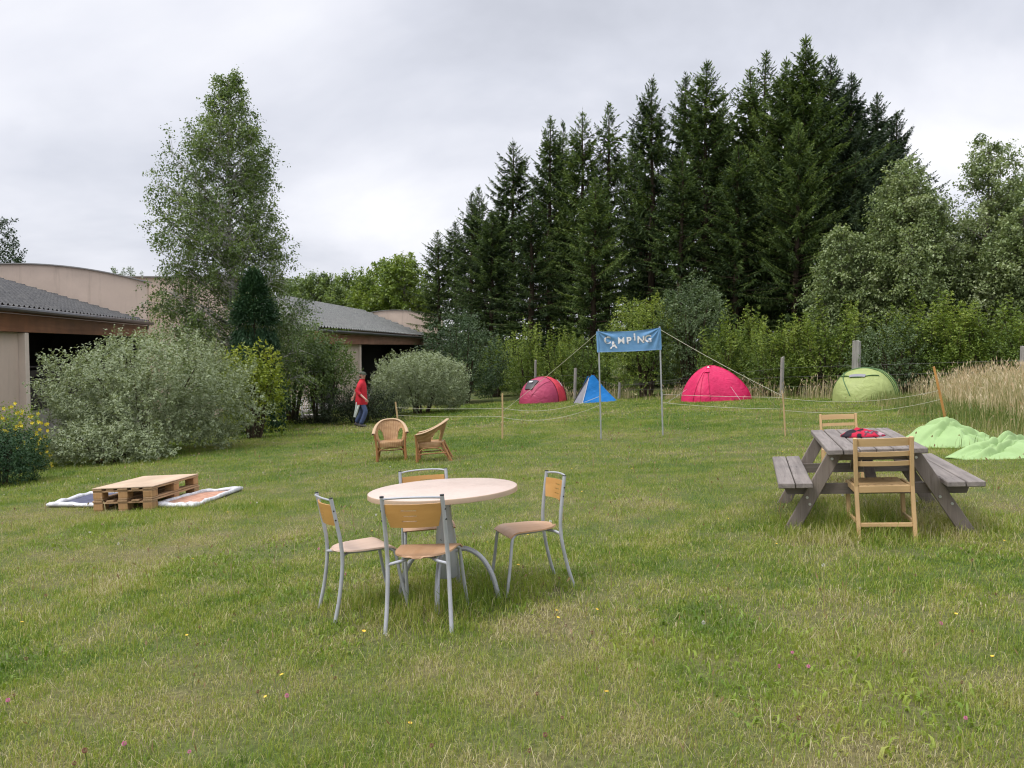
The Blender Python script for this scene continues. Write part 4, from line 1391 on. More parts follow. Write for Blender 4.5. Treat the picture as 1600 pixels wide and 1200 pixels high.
# ------------------------------------------------------------------ metal and plywood chairs with the round table
def m_steel():
    m, nt, out = newmat('grey_painted_steel')
    a = noise(nt, 9, 4, .6)
    r = ramp(nt, [(.3, (.35, .36, .385)), (.7, (.43, .44, .465))]); nt.links.new(a.outputs[0], r.inputs[0])
    b = noise(nt, 38, 2, .5)
    r2 = ramp(nt, [(.735, (1, 1, 1)), (.76, (.12, .10, .09))]); nt.links.new(b.outputs[0], r2.inputs[0])
    rr = ramp(nt, [(.3, (.3, .3, .3)), (.7, (.5, .5, .5))]); nt.links.new(a.outputs[0], rr.inputs[0])
    pbsdf(nt, out, mixc(nt, r.outputs[0], r2.outputs[0], 1, 'MULTIPLY'), rr.outputs[0], .25, .5)
    return m


STEEL = m_steel()
PLY = m_wood('orange_plywood', (.46, .235, .068), (.56, .31, .10), axis=0, scale=7, rough=.38, bmp=.08, spec=.5)
PLY_SEAT = m_wood('worn_plywood_seat', (.40, .22, .11), (.52, .33, .2), axis=1, scale=6, rough=.42, bmp=.08, spec=.5)
PLY_PALE = m_wood('bleached_plywood_seat', (.52, .36, .26), (.62, .46, .36), axis=1, scale=6, rough=.45, bmp=.08, spec=.5)
BLACK = m_plain('black_rubber', (.018, .018, .018), .6, var=.2, scale=8)


def laminate():
    m, nt, out = newmat('pink_beige_laminate')
    n = noise(nt, 2.0, 5, .6); n2 = noise(nt, 60, 3, .6)
    r = ramp(nt, [(.3, (.47, .365, .305)), (.7, (.545, .44, .375))]); nt.links.new(n.outputs[0], r.inputs[0])
    r2 = ramp(nt, [(.4, (.93, .93, .93)), (.6, (1.02, 1.02, 1.02))]); nt.links.new(n2.outputs[0], r2.inputs[0])
    n3 = noise(nt, 5, 4, .7)
    n4 = noise(nt, 3.2, 6, .75, dist=1.5)
    r4 = ramp(nt, [(.30, (.80, .76, .72)), (.40, (1, 1, 1))]); nt.links.new(n4.outputs[0], r4.inputs[0])
    rr = ramp(nt, [(.3, (.34, .34, .34)), (.7, (.52, .52, .52))]); nt.links.new(n3.outputs[0], rr.inputs[0])
    pbsdf(nt, out, mixc(nt, mixc(nt, r.outputs[0], r2.outputs[0], 1, 'MULTIPLY'), r4.outputs[0], .8, 'MULTIPLY'), rr.outputs[0], 0, .5)
    return m


LAM = laminate()
EDGEB = m_plain('beige_edge_band', (.40, .29, .20), .5, var=.06, scale=10)

KEEP_T = []
tb_p = Vector((-.42, 5.286, H(-.42, 5.286)))
tbl = thing('round_table', 'round pink beige table on a grey pedestal with the four metal chairs round it', 'table', tb_p, R(-8), slope=True)
MB().lathe([(0, .742), (.488, .742), (.494, .739), (.494, .7375)], 96).build('tabletop', LAM, tbl, 30)
MB().lathe([(0, .706), (.485, .706), (.4965, .709), (.4965, .736), (.4955, .7385), (.493, .7405)], 96).build('edge_band', EDGEB, tbl, 30)
MB().lathe([(.0, .15), (.058, .15), (.066, .16), (.068, .30), (.064, .42), (.050, .52), (.046, .69), (.12, .70), (.12, .7055), (0, .7055)], 24).build('pedestal', STEEL, tbl, 40)
for i in range(4):
    a = i * PI / 2
    c, s = math.cos(a), math.sin(a)
    MB().tube([Vector((c * r_, s * r_, z)) for r_, z in ((.055, .325), (.14, .335), (.235, .275), (.30, .16), (.335, .02), (.34, -.02))], .0165, 10, smooth=5).build('leg', STEEL, tbl)


def metal_chair(seatmat):
    t = thing('metal_chair', 'x', 'chair')
    # seat
    def sw(y):
        if y > .02: return .192 + (.207 - .192) * ((y - .02) / .19)
        return .192 * max(0.0, 1 - ((.02 - y) / .2345) ** 2.3) ** .5
    def fs(a, b):
        y = .21 - .4195 * math.sin(b * PI / 2)
        s_ = (a * 2 - 1)
        s_ = math.copysign(abs(s_) ** .9, s_)
        x = s_ * max(.0015, sw(max(y, -.2139)))
        z = .468 - (.034 * ((y - .13) / .08) ** 2 if y > .13 else 0) - .010 * (1 - (s_) ** 2) * max(0, min(1, (.1 - y) / .2))
        return (x, y, z)
    MB().grid(fs, 16, 26).solid(.011).build('seat', seatmat, t, 50)
    # backrest with three slots
    xs = [-.18 + .36 * i / 24 for i in range(25)]
    zs = [.655, .675, .694, .699, .712, .728, .733, .746, .762, .767, .785, .803]
    slot_rows = (2, 5, 8)
    mb = MB(); vv = {}
    for j, z in enumerate(zs):
        k = (z - .655) / .148
        for i, x in enumerate(xs):
            xx = x * (.86 + .14 * min(1, k * 1.6))
            y = -.217 - (z - .60) * .17 - .032 * (1 - (x / .18) ** 2)
            vv[i, j] = mb.bm.verts.new((xx, y, z))
    for j in range(len(zs) - 1):
        for i in range(24):
            if j in slot_rows and 7 + (j - 2) // 3 % 2 <= i < 14: continue
            mb.bm.faces.new((vv[i, j], vv[i + 1, j], vv[i + 1, j + 1], vv[i, j + 1]))
    mb.solid(.011).build('backrest', PLY, t, 50)
    MB().tube([(-.193, -.252, .838), (-.12, -.283, .846), (0, -.294, .85), (.12, -.283, .846), (.193, -.252, .838)], .0075, 8, smooth=5).build('top_rail', STEEL, t)
    for sx in (-1, 1):
        lg = MB().tube([(sx * .212, -.285, -.015), (sx * .203, -.235, .18), (sx * .197, -.203, .38), (sx * .195, -.203, .52), (sx * .194, -.222, .66), (sx * .193, -.255, .852)], .0138, 12, smooth=5).build('leg', STEEL, t)
        MB().tube([(sx * .193, -.2548, .8505), (sx * .193, -.2556, .857)], .0142, 12).tube([(sx * .1945, -.2335, .70), (sx * .2095, -.2335, .70)], .006, 8).tube([(sx * .1945, -.2435, .765), (sx * .2095, -.2435, .765)], .006, 8).build('cap', BLACK, lg)
        MB().tube([(sx * .15, .13, .447), (sx * .182, .165, .438), (sx * .190, .188, .40), (sx * .200, .22, .2), (sx * .212, .262, -.015)], .0122, 12, smooth=5).build('leg', STEEL, t)
    MB().tube([(-.197, -.203, .415), (-.12, -.175, .428), (-.05, -.11, .441), (.05, -.11, .441), (.12, -.175, .428), (.197, -.203, .415)], .0105, 10, smooth=5).tube([(-.15, .13, .447), (-.13, -.02, .445), (-.09, -.12, .442)], .0105, 10, smooth=4).tube([(.15, .13, .447), (.13, -.02, .445), (.09, -.12, .442)], .0105, 10, smooth=4).tube([(-.15, .13, .447), (0, .13, .447), (.15, .13, .447)], .0105, 10).build('seat_frame', STEEL, t)
    return t


def heading(a, b):
    d = b - a
    return math.atan2(d.y, d.x) - PI / 2


def place_by_feet(t, bl, br, fdir=None, extra=0.0, back=.285):
    """bl, br: photo pixels of the two rear feet (chair's own left and right)"""
    p, q = gnd(*bl), gnd(*br)
    c = (p + q) / 2
    d = q - p
    rz = math.atan2(d.y, d.x) + extra
    f = Vector((-math.sin(rz), math.cos(rz), 0))
    pos = c + f * back
    pos.z = H(pos.x, pos.y)
    set_pose(t, pos, rz, True)
    return pos


ch = metal_chair(PLY_SEAT)
def pose(t, x, y, deg, s=1.0):
    set_pose(t, Vector((x, y, H(x, y))), R(deg), True)
    t.scale = (s, s, s)


pose(ch, -.507, 4.843, -7.8, .935)
ch['label'] = 'front metal chair seen from behind, its slotted plywood back against the round table'
ch['group'] = 'metal chairs round the table'
c2 = dup(ch, 'metal chair left of the round table, turned sideways with a bleached pale seat', 'metal chairs round the table')
for o in c2.children:
    if o.name.startswith('seat') and not o.name.startswith('seat_'):
        o.data = o.data.copy(); o.data.materials.clear(); o.data.materials.append(PLY_PALE)
pose(c2, -.954, 5.147, -62, .895)
c3 = dup(ch, 'metal chair on the far side of the round table, facing the camera', 'metal chairs round the table')
pose(c3, -.600, 5.86, 190, .905)
c4 = dup(ch, 'metal chair right of the round table, pulled out and seen from the side', 'metal chairs round the table')
pose(c4, .128, 5.492, 108, .895)


# ------------------------------------------------------------------ wicker armchairs
def m_wicker():
    m, nt, out = newmat('honey_wicker')
    tc = nt.nodes.new('ShaderNodeTexCoord')
    w1 = nt.nodes.new('ShaderNodeTexWave'); w1.inputs['Scale'].default_value = 13; w1.inputs['Distortion'].default_value = .6; w1.bands_direction = 'Z'
    w2 = nt.nodes.new('ShaderNodeTexWave'); w2.inputs['Scale'].default_value = 9; w2.bands_direction = 'X'; w2.inputs['Distortion'].default_value = .5
    nt.links.new(tc.outputs['Object'], w1.inputs[0]); nt.links.new(tc.outputs['Object'], w2.inputs[0])
    mu = N(nt, 'ShaderNodeMath', operation='MULTIPLY'); nt.links.new(w1.outputs['Fac'], mu.inputs[0]); nt.links.new(w2.outputs['Fac'], mu.inputs[1])
    n = noise(nt, 6, 4, .6)
    r = ramp(nt, [(.0, (.13, .06, .02)), (.45, (.31, .175, .075)), (1, (.46, .30, .15))])
    ad = N(nt, 'ShaderNodeMath', operation='MULTIPLY_ADD'); nt.links.new(mu.outputs[0], ad.inputs[0]); ad.inputs[1].default_value = .5; nt.links.new(n.outputs[0], ad.inputs[2])
    sb = N(nt, 'ShaderNodeMath', operation='SUBTRACT'); nt.links.new(ad.outputs[0], sb.inputs[0]); sb.inputs[1].default_value = .12
    nt.links.new(sb.outputs[0], r.inputs[0])
    pbsdf(nt, out, r.outputs[0], .55, 0, .4, bump(nt, mu.outputs[0], .5, .006))
    return m


WICK = m_wicker()
CANE = m_wood('orange_cane', (.24, .105, .035), (.38, .19, .075), axis=2, scale=10, rough=.45)
RIMW = m_plain('pale_wicker_rim', (.38, .26, .15), .6, var=.15, scale=40, bmp=.4, bscale=90)


def wicker_chair(label):
    t = thing('wicker_armchair', label, 'armchair', group='wicker armchairs')
    # rim: from arm front (±.30, .28, .55) rising round the back to (0,-.36,.80)
    def rim(a):                                     # a in 0..1, left to right
        th = PI * a
        x = -.325 * math.copysign(abs(math.cos(th)) ** .72, math.cos(th))
        k = math.sin(th)
        y = .26 - .60 * k ** .72
        z = .54 + .25 * k ** 1.15
        return Vector((x, y, z))
    rp = [rim(i / 28) for i in range(29)]
    mb = MB()
    def frim(a, b):
        p = rim(a); th = PI * a
        o = Vector((-math.cos(th), -math.sin(th) * .9, 0)).normalized()
        ang = 2 * PI * b
        return p + o * math.cos(ang) * .034 + Vector((0, 0, 1)) * math.sin(ang) * .018 + o * .0
    mb.grid(frim, 40, 10, True)
    mb.build('rim', RIMW, t, 60)
    # woven wall under the rim with two openings at the rear corners
    def seatp(a):
        th = PI * a
        return Vector((-.235 * math.cos(th) * 1.02, .24 - .44 * math.sin(th) ** .7, .37))
    mb = MB(); nu, nv = 56, 18; vv = {}
    for i in range(nu + 1):
        for j in range(nv + 1):
            p = seatp(i / nu); q = rim(i / nu) - Vector((0, 0, .012))
            k = j / nv
            vv[i, j] = mb.bm.verts.new(p.lerp(q, k ** 1.0) + Vector((0, 0, 0)))
    for i in range(nu):
        for j in range(nv):
            a = (i + .5) / nu; k = (j + .5) / nv
            hole = False
            for c0 in (.235, .765):
                if abs(a - c0) < .085 * math.sqrt(max(0, 1 - max(0, (k - .30) / .42) ** 2)) and .03 < k < .72: hole = True
            if hole: continue
            mb.bm.faces.new((vv[i, j], vv[i + 1, j], vv[i + 1, j + 1], vv[i, j + 1]))
    mb.solid(.014).build('woven_back', WICK, t, 60)
    # seat with deep woven front band
    def fseat(a, b):
        th = 2 * PI * b
        rx, ry = .255, .27
        c_, s_ = math.cos(th), math.sin(th)
        q = (abs(c_) ** 5 + abs(s_) ** 5) ** -.2
        prof = ((0, .385), (.75, .388), (.97, .38), (1.0, .36), (1.0, .30), (.99, .275), (.9, .27))
        u_ = a * (len(prof) - 1); i = min(int(u_), len(prof) - 2); f = u_ - i
        r_ = prof[i][0] * (1 - f) + prof[i + 1][0] * f; z = prof[i][1] * (1 - f) + prof[i + 1][1] * f
        return (c_ * q * rx * r_, .02 + s_ * q * ry * r_, z)
    MB().grid(fseat, 18, 40, True).build('seat', WICK, t, 60)
    for sx in (-1, 1):
        MB().tube([(sx * .30, .27, .54), (sx * .275, .265, .30), (sx * .285, .28, -.02)], .022, 10, smooth=3).tube([(sx * .262, .245, .28), (sx * .262, .255, -.02)], .016, 8).build('leg', CANE, t)
        MB().tube([(sx * .235, -.235, .37), (sx * .245, -.27, .26), (sx * .275, -.40, -.02)], .020, 10, smooth=3).tube([(sx * .215, -.22, .28), (sx * .255, -.365, -.02)], .014, 8).build('leg', CANE, t)
        MB().tube([(sx * .268, .24, .06), (sx * .27, .22, .2), (sx * .262, .12, .262), (sx * .255, -.1, .262), (sx * .258, -.2, .22), (sx * .262, -.3, .1)], .012, 8, smooth=4).tube([(sx * .27, .265, .155), (sx * .262, -.30, .165)], .012, 8).build('stretcher', CANE, t)
    MB().tube([(-.27, .25, .06), (-.24, .255, .2), (-.12, .258, .252), (.12, .258, .252), (.24, .255, .2), (.27, .25, .06)], .012, 8, smooth=4).tube([(-.262, -.30, .165), (.262, -.30, .165)], .011, 8).build('stretcher', CANE, t)
    return t


wc1 = wicker_chair('wicker armchair facing the camera, left of the pair')
pose(wc1, -2.189, 14.566, 188, .92)
wc2 = dup(wc1, 'wicker armchair seen from the side, right of the pair')
pose(wc2, -1.402, 14.06, 92, .9)

# ------------------------------------------------------------------ picnic table and wooden chairs
GREYW = m_wood('weathered_grey_wood', (.12, .104, .095), (.27, .24, .22), axis=1, scale=16, rough=.75, bmp=.5, crack=(.45, .42, .40), spec=.25)
GREYW_X = m_wood('weathered_grey_beam', (.11, .092, .080), (.22, .19, .17), axis=0, scale=16, rough=.75, bmp=.5, crack=(.5, .46, .43), spec=.25)
GREYW_Z = m_wood('weathered_grey_leg', (.13, .11, .095), (.26, .22, .19), axis=2, scale=14, rough=.75, bmp=.5, crack=(.5, .46, .43), spec=.25)
BOLT = m_plain('galvanised_bolt', (.55, .55, .56), .35, metal=.8, var=.1, scale=20)
pn = gnd(1374, 830); pf = Vector((3.42, 8.1, 0))
pc = Vector((3.196, 7.215, 0)); pc.z = H(pc.x, pc.y)
pic = thing('picnic_table', 'weathered grey picnic table with two attached benches', 'picnic table', pc, R(-16.5), slope=True)
pic.scale = (.945, .945, .945)
rr = random.Random(4)
m = MB()
for i in range(6):
    x = -.325 + i * .13
    m.box((x, rr.uniform(-.008, .008), .735 + rr.uniform(-.002, .002)), (.122, 2.02, .045), Euler((rr.uniform(-.002, .002), rr.uniform(-.012, .012), 0)), bev=.006)
m.build('tabletop', GREYW, pic)
for sx in (-1, 1):
    m = MB()
    for k in range(2):
        m.box((sx * (.585 + k * .145), rr.uniform(-.01, .01), .452), (.136, 2.02, .045), Euler((0, rr.uniform(-.015, .015), 0)), bev=.006)
    m.build('bench', GREYW, pic)
for sy in (-1, 1):
    y = sy * .70
    m = MB().prism([(-.36, .712), (.36, .712), (.30, .63), (-.30, .63)], y - .0225, y + .0225, Matrix(((1, 0, 0, 0), (0, 0, 1, 0), (0, 1, 0, 0), (0, 0, 0, 1))))
    m.build('top_batten', GREYW_X, pic)
    m = MB().prism([(-.76, .428), (.76, .428), (.72, .335), (-.72, .335)], y - .0225 , y + .0225, Matrix(((1, 0, 0, 0), (0, 0, 1, 0), (0, 1, 0, 0), (0, 0, 0, 1))))
    m.build('bench_beam', GREYW_X, pic)
    for sx in (-1, 1):
        yy = y + sy * .0475
        a = Vector((sx * .30, yy, .712)); b = Vector((sx * .735, yy, -.04))
        lg = MB().beam(b, a, .115, .045, side=(1, 0, 0), bev=.005).build('leg', GREYW_Z, pic)
        for (f_, o_) in ((.47, -.025), (.39, .03), (.92, 0)):
            p = b.lerp(a, f_) + Vector((o_, sy * .024, 0))
            MB().tube([p, p + Vector((0, sy * .009, 0))], .012, 10).build('bolt', BOLT, lg)
    MB().beam((0, sy * .665, .38), (0, sy * .16, .70), .09, .04, side=(1, 0, 0), bev=.005).build('brace', GREYW_Z, pic)
MB().box((0, 0, .69), (.68, .09, .04), bev=.005).build('top_batten', GREYW_X, pic)

BEECH = m_wood('beech_wood', (.43, .275, .125), (.56, .385, .20), axis=2, scale=7, rough=.45, bmp=.08, spec=.45)
BEECH_X = m_wood('beech_rail', (.43, .275, .125), (.56, .385, .20), axis=0, scale=7, rough=.45, bmp=.08, spec=.45)


def wooden_chair():
    t = thing('wooden_chair', 'x', 'chair', group='beech chairs at the picnic table')
    for sx in (-1, 1):
        MB().beam((sx * .205, -.225, -.02), (sx * .205, -.195, .43), .030, .036, bev=.004).beam((sx * .205, -.195, .425), (sx * .205, -.245, .82), .030, .034, bev=.004).build('leg', BEECH, t)
        MB().beam((sx * .212, .20, -.02), (sx * .212, .195, .425), .032, .036, bev=.004).build('leg', BEECH, t)
        MB().box((sx * .208, 0, .405), (.022, .36, .055), bev=.003).box((sx * .208, 0, .14), (.020, .37, .030), bev=.003).build('side_rail', BEECH, t)
    MB().box((0, -.198, .405), (.38, .022, .055), bev=.003).build('cross_rail', BEECH_X, t)
    MB().box((0, .198, .405), (.39, .022, .055), bev=.003).build('cross_rail', BEECH_X, t)
    MB().box((0, -.217, .125), (.38, .020, .032), bev=.003).build('cross_rail', BEECH_X, t)
    m = MB()
    for i in range(6):
        x = -.155 + i * .062
        m.grid(lambda a, b, x=x: (x - .029 + .058 * a, -.205 + .42 * b, .440 - .012 * math.sin(PI * b) - .002 * abs(a - .5)), 3, 10)
    m.solid(.012).box((0, 0, .428), (.36, .38, .006)).build('seat', BEECH, t)
    for z0, z1 in ((.750, .812), (.668, .705), (.592, .628)):
        def fb(a, b, z0=z0, z1=z1):
            x = -.19 + .38 * a; z = z0 + (z1 - z0) * b
            y = -.195 - (z - .43) * .128 - .028 * (1 - (x / .19) ** 2)
            return (x, y, z)
        MB().grid(fb, 14, 2).solid(.013).build('back_slat', BEECH_X, t)
    return t


wch = wooden_chair()
wch['label'] = 'near beech chair seen from behind, pushed up to the end of the picnic table'
pose(wch, 2.986, 6.43, -14, .99)
wch2 = dup(wch, 'far beech chair behind the picnic table, mostly hidden by the tabletop')
pose(wch2, 3.85, 9.3, 162, .95)


# crumpled red and black garment on the picnic table
def m_garment():
    m, nt, out = newmat('red_black_cloth')
    n = noise(nt, 9, 2, .5)
    r = ramp(nt, [(.44, (.02, .014, .02)), (.47, (.38, .014, .04)), (.60, (.44, .02, .05)), (.63, (.06, .03, .045)), (.70, (.42, .25, .28))])
    nt.links.new(n.outputs[0], r.inputs[0])
    pbsdf(nt, out, r.outputs[0], .8, 0, .2)
    return m


def lump(fn_r, fn_z, nr=24, na=72):
    mb = MB()
    c = mb.bm.verts.new((0, 0, fn_z(0, 0)))
    rings = []
    for i in range(1, nr + 1):
        k = i / nr
        rings.append([mb.bm.verts.new((*(fn_r(2 * PI * j / na) * k), fn_z(k, 2 * PI * j / na))) for j in range(na)])
    for j in range(na):
        mb.bm.faces.new((c, rings[0][j], rings[0][(j + 1) % na]))
    for a, b in zip(rings[:-1], rings[1:]):
        for j in range(na):
            mb.bm.faces.new((a[j], b[j], b[(j + 1) % na], a[(j + 1) % na]))
    bot = [mb.bm.verts.new((v.co.x, v.co.y, v.co.z - .012)) for v in rings[-1]]
    for j in range(na):
        mb.bm.faces.new((rings[-1][j], bot[j], bot[(j + 1) % na], rings[-1][(j + 1) % na]))
    mb.bm.faces.new(list(reversed(bot)))
    return mb


def g_r(a):
    return np.array([math.cos(a) * .165, math.sin(a) * .12]) * (.8 + .45 * float(vnoise(math.cos(a) * 2.2 + 5, math.sin(a) * 2.2, 9)))


def g_z(k, a):
    x, y = math.cos(a) * k, math.sin(a) * k
    return .012 + (1 - k ** 3) * (.022 + .055 * float(fbm(x * 2.2 + 3, y * 2.6, 12, 3)))


gm = lump(g_r, g_z).build('crumpled_jacket', m_garment(), None, 80)
tag(gm, 'crumpled red and black garment lying on the picnic table', 'jacket')
pl = Matrix.LocRotScale(pic.location, pic.rotation_euler, pic.scale) @ Vector((.02, .10, .7605))
gm.location = pl; gm.rotation_euler = pic.rotation_euler

# ------------------------------------------------------------------ lime green bean mats
LIME = m_plain('lime_fabric', (.255, .375, .155), .65, var=.08, scale=4, bmp=.2, bscale=14, spec=.3)


def bean(label, u, v, Y, rx, ry, h, rz, seed, fold, peak=(0, 0), pw=1.6):
    def fr(a):
        c_, s_ = math.cos(a), math.sin(a)
        q = (abs(c_) ** 1.45 + abs(s_) ** 1.45) ** (-1 / 1.45)
        return np.array([c_ * rx, s_ * ry]) * q * (1 + .10 * (float(vnoise(c_ * 2 + seed, s_ * 2, seed)) - .5))
    rs = random.Random(seed)
    planes = []
    for i in range(9):
        t_ = i * 2 * PI / 9 + rs.uniform(-.3, .3)
        planes.append((math.cos(t_), math.sin(t_), rs.uniform(.75, 1.35)))
    gul = [(rs.uniform(0, 6.28), rs.uniform(.5, 1.0), rs.uniform(3, 6)) for _ in range(4)]
    # pleats as straight creases across the slack cloth
    cre = [(rs.uniform(0, PI), rs.uniform(-.5, .5), rs.uniform(.6, 1.2)) for _ in range(6)]

    def fz(k, a):
        x, y = math.cos(a) * k, math.sin(a) * k
        px_, py_ = x - peak[0] * (1 - k), y - peak[1] * (1 - k)
        # slack cloth hanging in facets from the hump
        vals = sorted(px_ * cx + py_ * cy * 1.0 for cx, cy, m_ in planes)
        d = max((px_ * cx + py_ * cy) * m_ for cx, cy, m_ in planes)
        d = min(1.0, max(0.0, d) * .9 + .1 * math.hypot(px_, py_))
        z = h * (1 - d) ** 1.0 * (1 + .35 * d)
        z += fold * 1.1 * (float(fbm(x * 1.7 + seed, y * 2.3 + seed, seed, 2)) - .5) * (1 - k ** 4) * 1.3
        for t_, o_, w_ in cre:
            q = x * math.cos(t_) + y * math.sin(t_) - o_ + .12 * math.sin(3 * (x * -math.sin(t_) + y * math.cos(t_)) + seed)
            z -= fold * .55 * w_ * math.exp(-abs(q) / .035) * (1 - k ** 3)
            z += fold * .35 * w_ * math.exp(-((q - .09) / .06) ** 2) * (1 - k ** 3)
        for g_, w_, n_ in gul:
            z -= fold * .5 * max(0, math.cos((a - g_) * 1.0)) ** 30 * k * (1 - k)
        z *= 1 - .55 * k ** 8
        return max(.012, z + .02)
    o = lump(fr, fz, 60, 160).build('bean_mat', LIME, None, 80)
    tag(o, label, 'floor cushion', 'lime green floor cushions')
    x = (u - 800) / 1256 * Y
    set_pose(o, (x, Y, H(x, Y) - .015), rz, True)
    KEEP.append((x, Y, rx * .86, ry * .86, rz))
    return o


bean('slack lime green floor cushion humped up behind the picnic bench', 1490, 695, 12.4, .80, .62, .40, R(-8), 3, .08, (-.10, .1), 1.35)
bean('flatter crumpled lime green floor cushion cut by the right photo edge', 1575, 722, 10.9, .95, .55, .25, R(14), 7, .10, (.05, .1), 1.7)
# ------------------------------------------------------------------ pallets with a plywood top
PALW = m_wood('pallet_pine', (.27, .165, .085), (.42, .28, .16), axis=0, scale=8, rough=.75, bmp=.4, crack=(.6, .52, .45), spec=.2)
PALB = m_wood('pallet_block', (.30, .17, .075), (.44, .27, .13), axis=2, scale=10, rough=.75, bmp=.4, crack=(.55, .45, .36), spec=.2)
PLYTOP = m_wood('pale_plywood_sheet', (.40, .29, .20), (.52, .40, .29), axis=0, scale=4, rough=.7, bmp=.15, spec=.25)


def pallet(label):
    # length 1.2 along x, 0.8 along y
    t = thing('pallet', label, 'pallet', group='stacked pallets')
    r_ = random.Random(9)
    m = MB()
    for i, y in enumerate((-.335, -.17, 0, .17, .335)):
        m.box((r_.uniform(-.006, .006), y, .133), (1.2, .13 if i % 2 == 0 else .10, .021), bev=.003)
    for x in (-.53, 0, .53):
        m.box((x, 0, .1115), (.13, .79, .021), bev=.003)
    m.build('deck_board', PALW, t)
    for x in (-.53, 0, .53):
        for y in (-.33, 0, .33):
            MB().box((x + r_.uniform(-.004, .004), y, .0625), (.135, .125, .076), bev=.004).build('block', PALB, t)
    m = MB()
    for y in (-.33, 0, .33):
        m.box((0, y, .012), (1.2, .12, .021), bev=.003)
    m.build('bottom_board', PALW, t)
    return t


a_, b_ = gnd(239, 797), gnd(317, 771)
dv = (b_ - a_); dv.z = 0
dv.normalize()
side = Vector((-dv.y, dv.x, 0))
rz_p = math.atan2(dv.y, dv.x)
pc = a_ + dv * .60 + side * .40
pc.z = H(pc.x, pc.y) - .018
pal = pallet('lower pallet of the stack beside the huge variegated shrub, half sunk in the grass')
set_pose(pal, pc, rz_p, True)
pal2 = dup(pal, 'upper pallet of the stack, under the plywood sheet')
nn = hnorm(pc.x, pc.y)
p2_ = pc + nn * .1465
set_pose(pal2, p2_, rz_p + .012, True)
pl_ = MB().box((0, 0, 0), (1.205, .80, .012), bev=.002).build('plywood_sheet', PLYTOP)
tag(pl_, 'smooth pale plywood sheet lying on the top pallet', 'plywood sheet')
set_pose(pl_, p2_ + nn * .1535, rz_p + .02, True)


# ------------------------------------------------------------------ quilts
def m_fabric(name, c, c2, sc=14):
    m, nt, out = newmat(name)
    n = noise(nt, sc, 4, .7)
    r = ramp(nt, [(.35, c), (.65, c2)]); nt.links.new(n.outputs[0], r.inputs[0])
    pbsdf(nt, out, r.outputs[0], .9, 0, .1, bump(nt, n.outputs[0], .3, .01), Sheen_Weight=.2)
    return m


QB = m_fabric('rust_brown_cloth', (.30, .13, .075), (.47, .25, .16))
QN = m_fabric('navy_cloth', (.025, .028, .06), (.06, .065, .12))
QW = m_fabric('white_quilt_cloth', (.36, .36, .38), (.62, .62, .62), 18)


def quilt(label, corners, cmat, inset, seed):
    P4 = [gnd(*c) for c in corners]
    o = sum(P4, Vector()) / 4
    t = thing('quilt', label, 'blanket', o, 0)
    L4 = [p - o for p in P4]

    def base(a, b):
        p = (L4[0] * (1 - a) + L4[1] * a) * (1 - b) + (L4[3] * (1 - a) + L4[2] * a) * b
        q = p + o
        z = H(q.x, q.y) - o.z
        return Vector((p.x, p.y, z))

    def cl(a, b):
        a2 = inset + (1 - 2 * inset) * a; b2 = inset + (1 - 2 * inset) * b
        p = base(a2, b2)
        return p + Vector((0, 0, .030 + .035 * (float(fbm(p.x * 3.4 + seed, p.y * 3.4, seed, 2)) - .4)))
    MB().grid(cl, 40, 30).build('cloth', cmat, t, 80)
    # puffy rolled border
    mb = MB()
    loop = []
    n = 40
    for (q0, q1) in (((0, 0), (1, 0)), ((1, 0), (1, 1)), ((1, 1), (0, 1)), ((0, 1), (0, 0))):
        for i in range(n):
            f = i / n
            loop.append((q0[0] + (q1[0] - q0[0]) * f, q0[1] + (q1[1] - q0[1]) * f))
    m_ = len(loop)

    def bd(a, b):
        i = int(round(a * m_)) % m_
        p0, p1 = loop[i]
        c0 = Vector((.5 + (p0 - .5) * (1 - inset), .5 + (p1 - .5) * (1 - inset)))
        p = base(*c0)
        cen = base(.5, .5)
        out_ = base(p0, p1) - base(.5 + (p0 - .5) * (1 - 2 * inset), .5 + (p1 - .5) * (1 - 2 * inset))
        wob = float(fbm(p.x * 7 + seed, p.y * 7, seed + 2, 2))
        w_ = out_.length * .62 * (.8 + .5 * wob)
        u_ = out_.normalized()
        ang = 2 * PI * b
        return p + u_ * math.cos(ang) * w_ + Vector((0, 0, .034 + (math.sin(ang) * (.020 + .020 * wob)) + .02 * (wob - .5)))
    vs = [[mb.bm.verts.new(bd(i / m_, j / 10)) for j in range(10)] for i in range(m_)]
    for i in range(m_):
        for j in range(10):
            k = (i + 1) % m_; l = (j + 1) % 10
            mb.bm.faces.new((vs[i][j], vs[k][j], vs[k][l], vs[i][l]))
    mb.build('border', QW, t, 80)
    for p in P4:
        pass
    d = (P4[1] + P4[2] - P4[0] - P4[3]) / 2
    d2 = (P4[2] + P4[3] - P4[0] - P4[1]) / 2
    for i in range(4):
        for j in range(4):
            c = o + d * ((i + .5) / 4 - .5) + d2 * ((j + .5) / 4 - .5)
            KEEP.append((c.x, c.y, max(.12, d.length / 7), max(.12, d2.length / 7), 0))
    return t


quilt('rust brown quilt with a puffy white border right of the pallets', [(239, 793), (303, 795), (379, 766), (324, 771)], QB, .08, 3)
quilt('navy quilt with a puffy white border mostly hidden behind the pallets', [(74, 793), (170, 794), (222, 771), (140, 774)], QN, .08, 5)

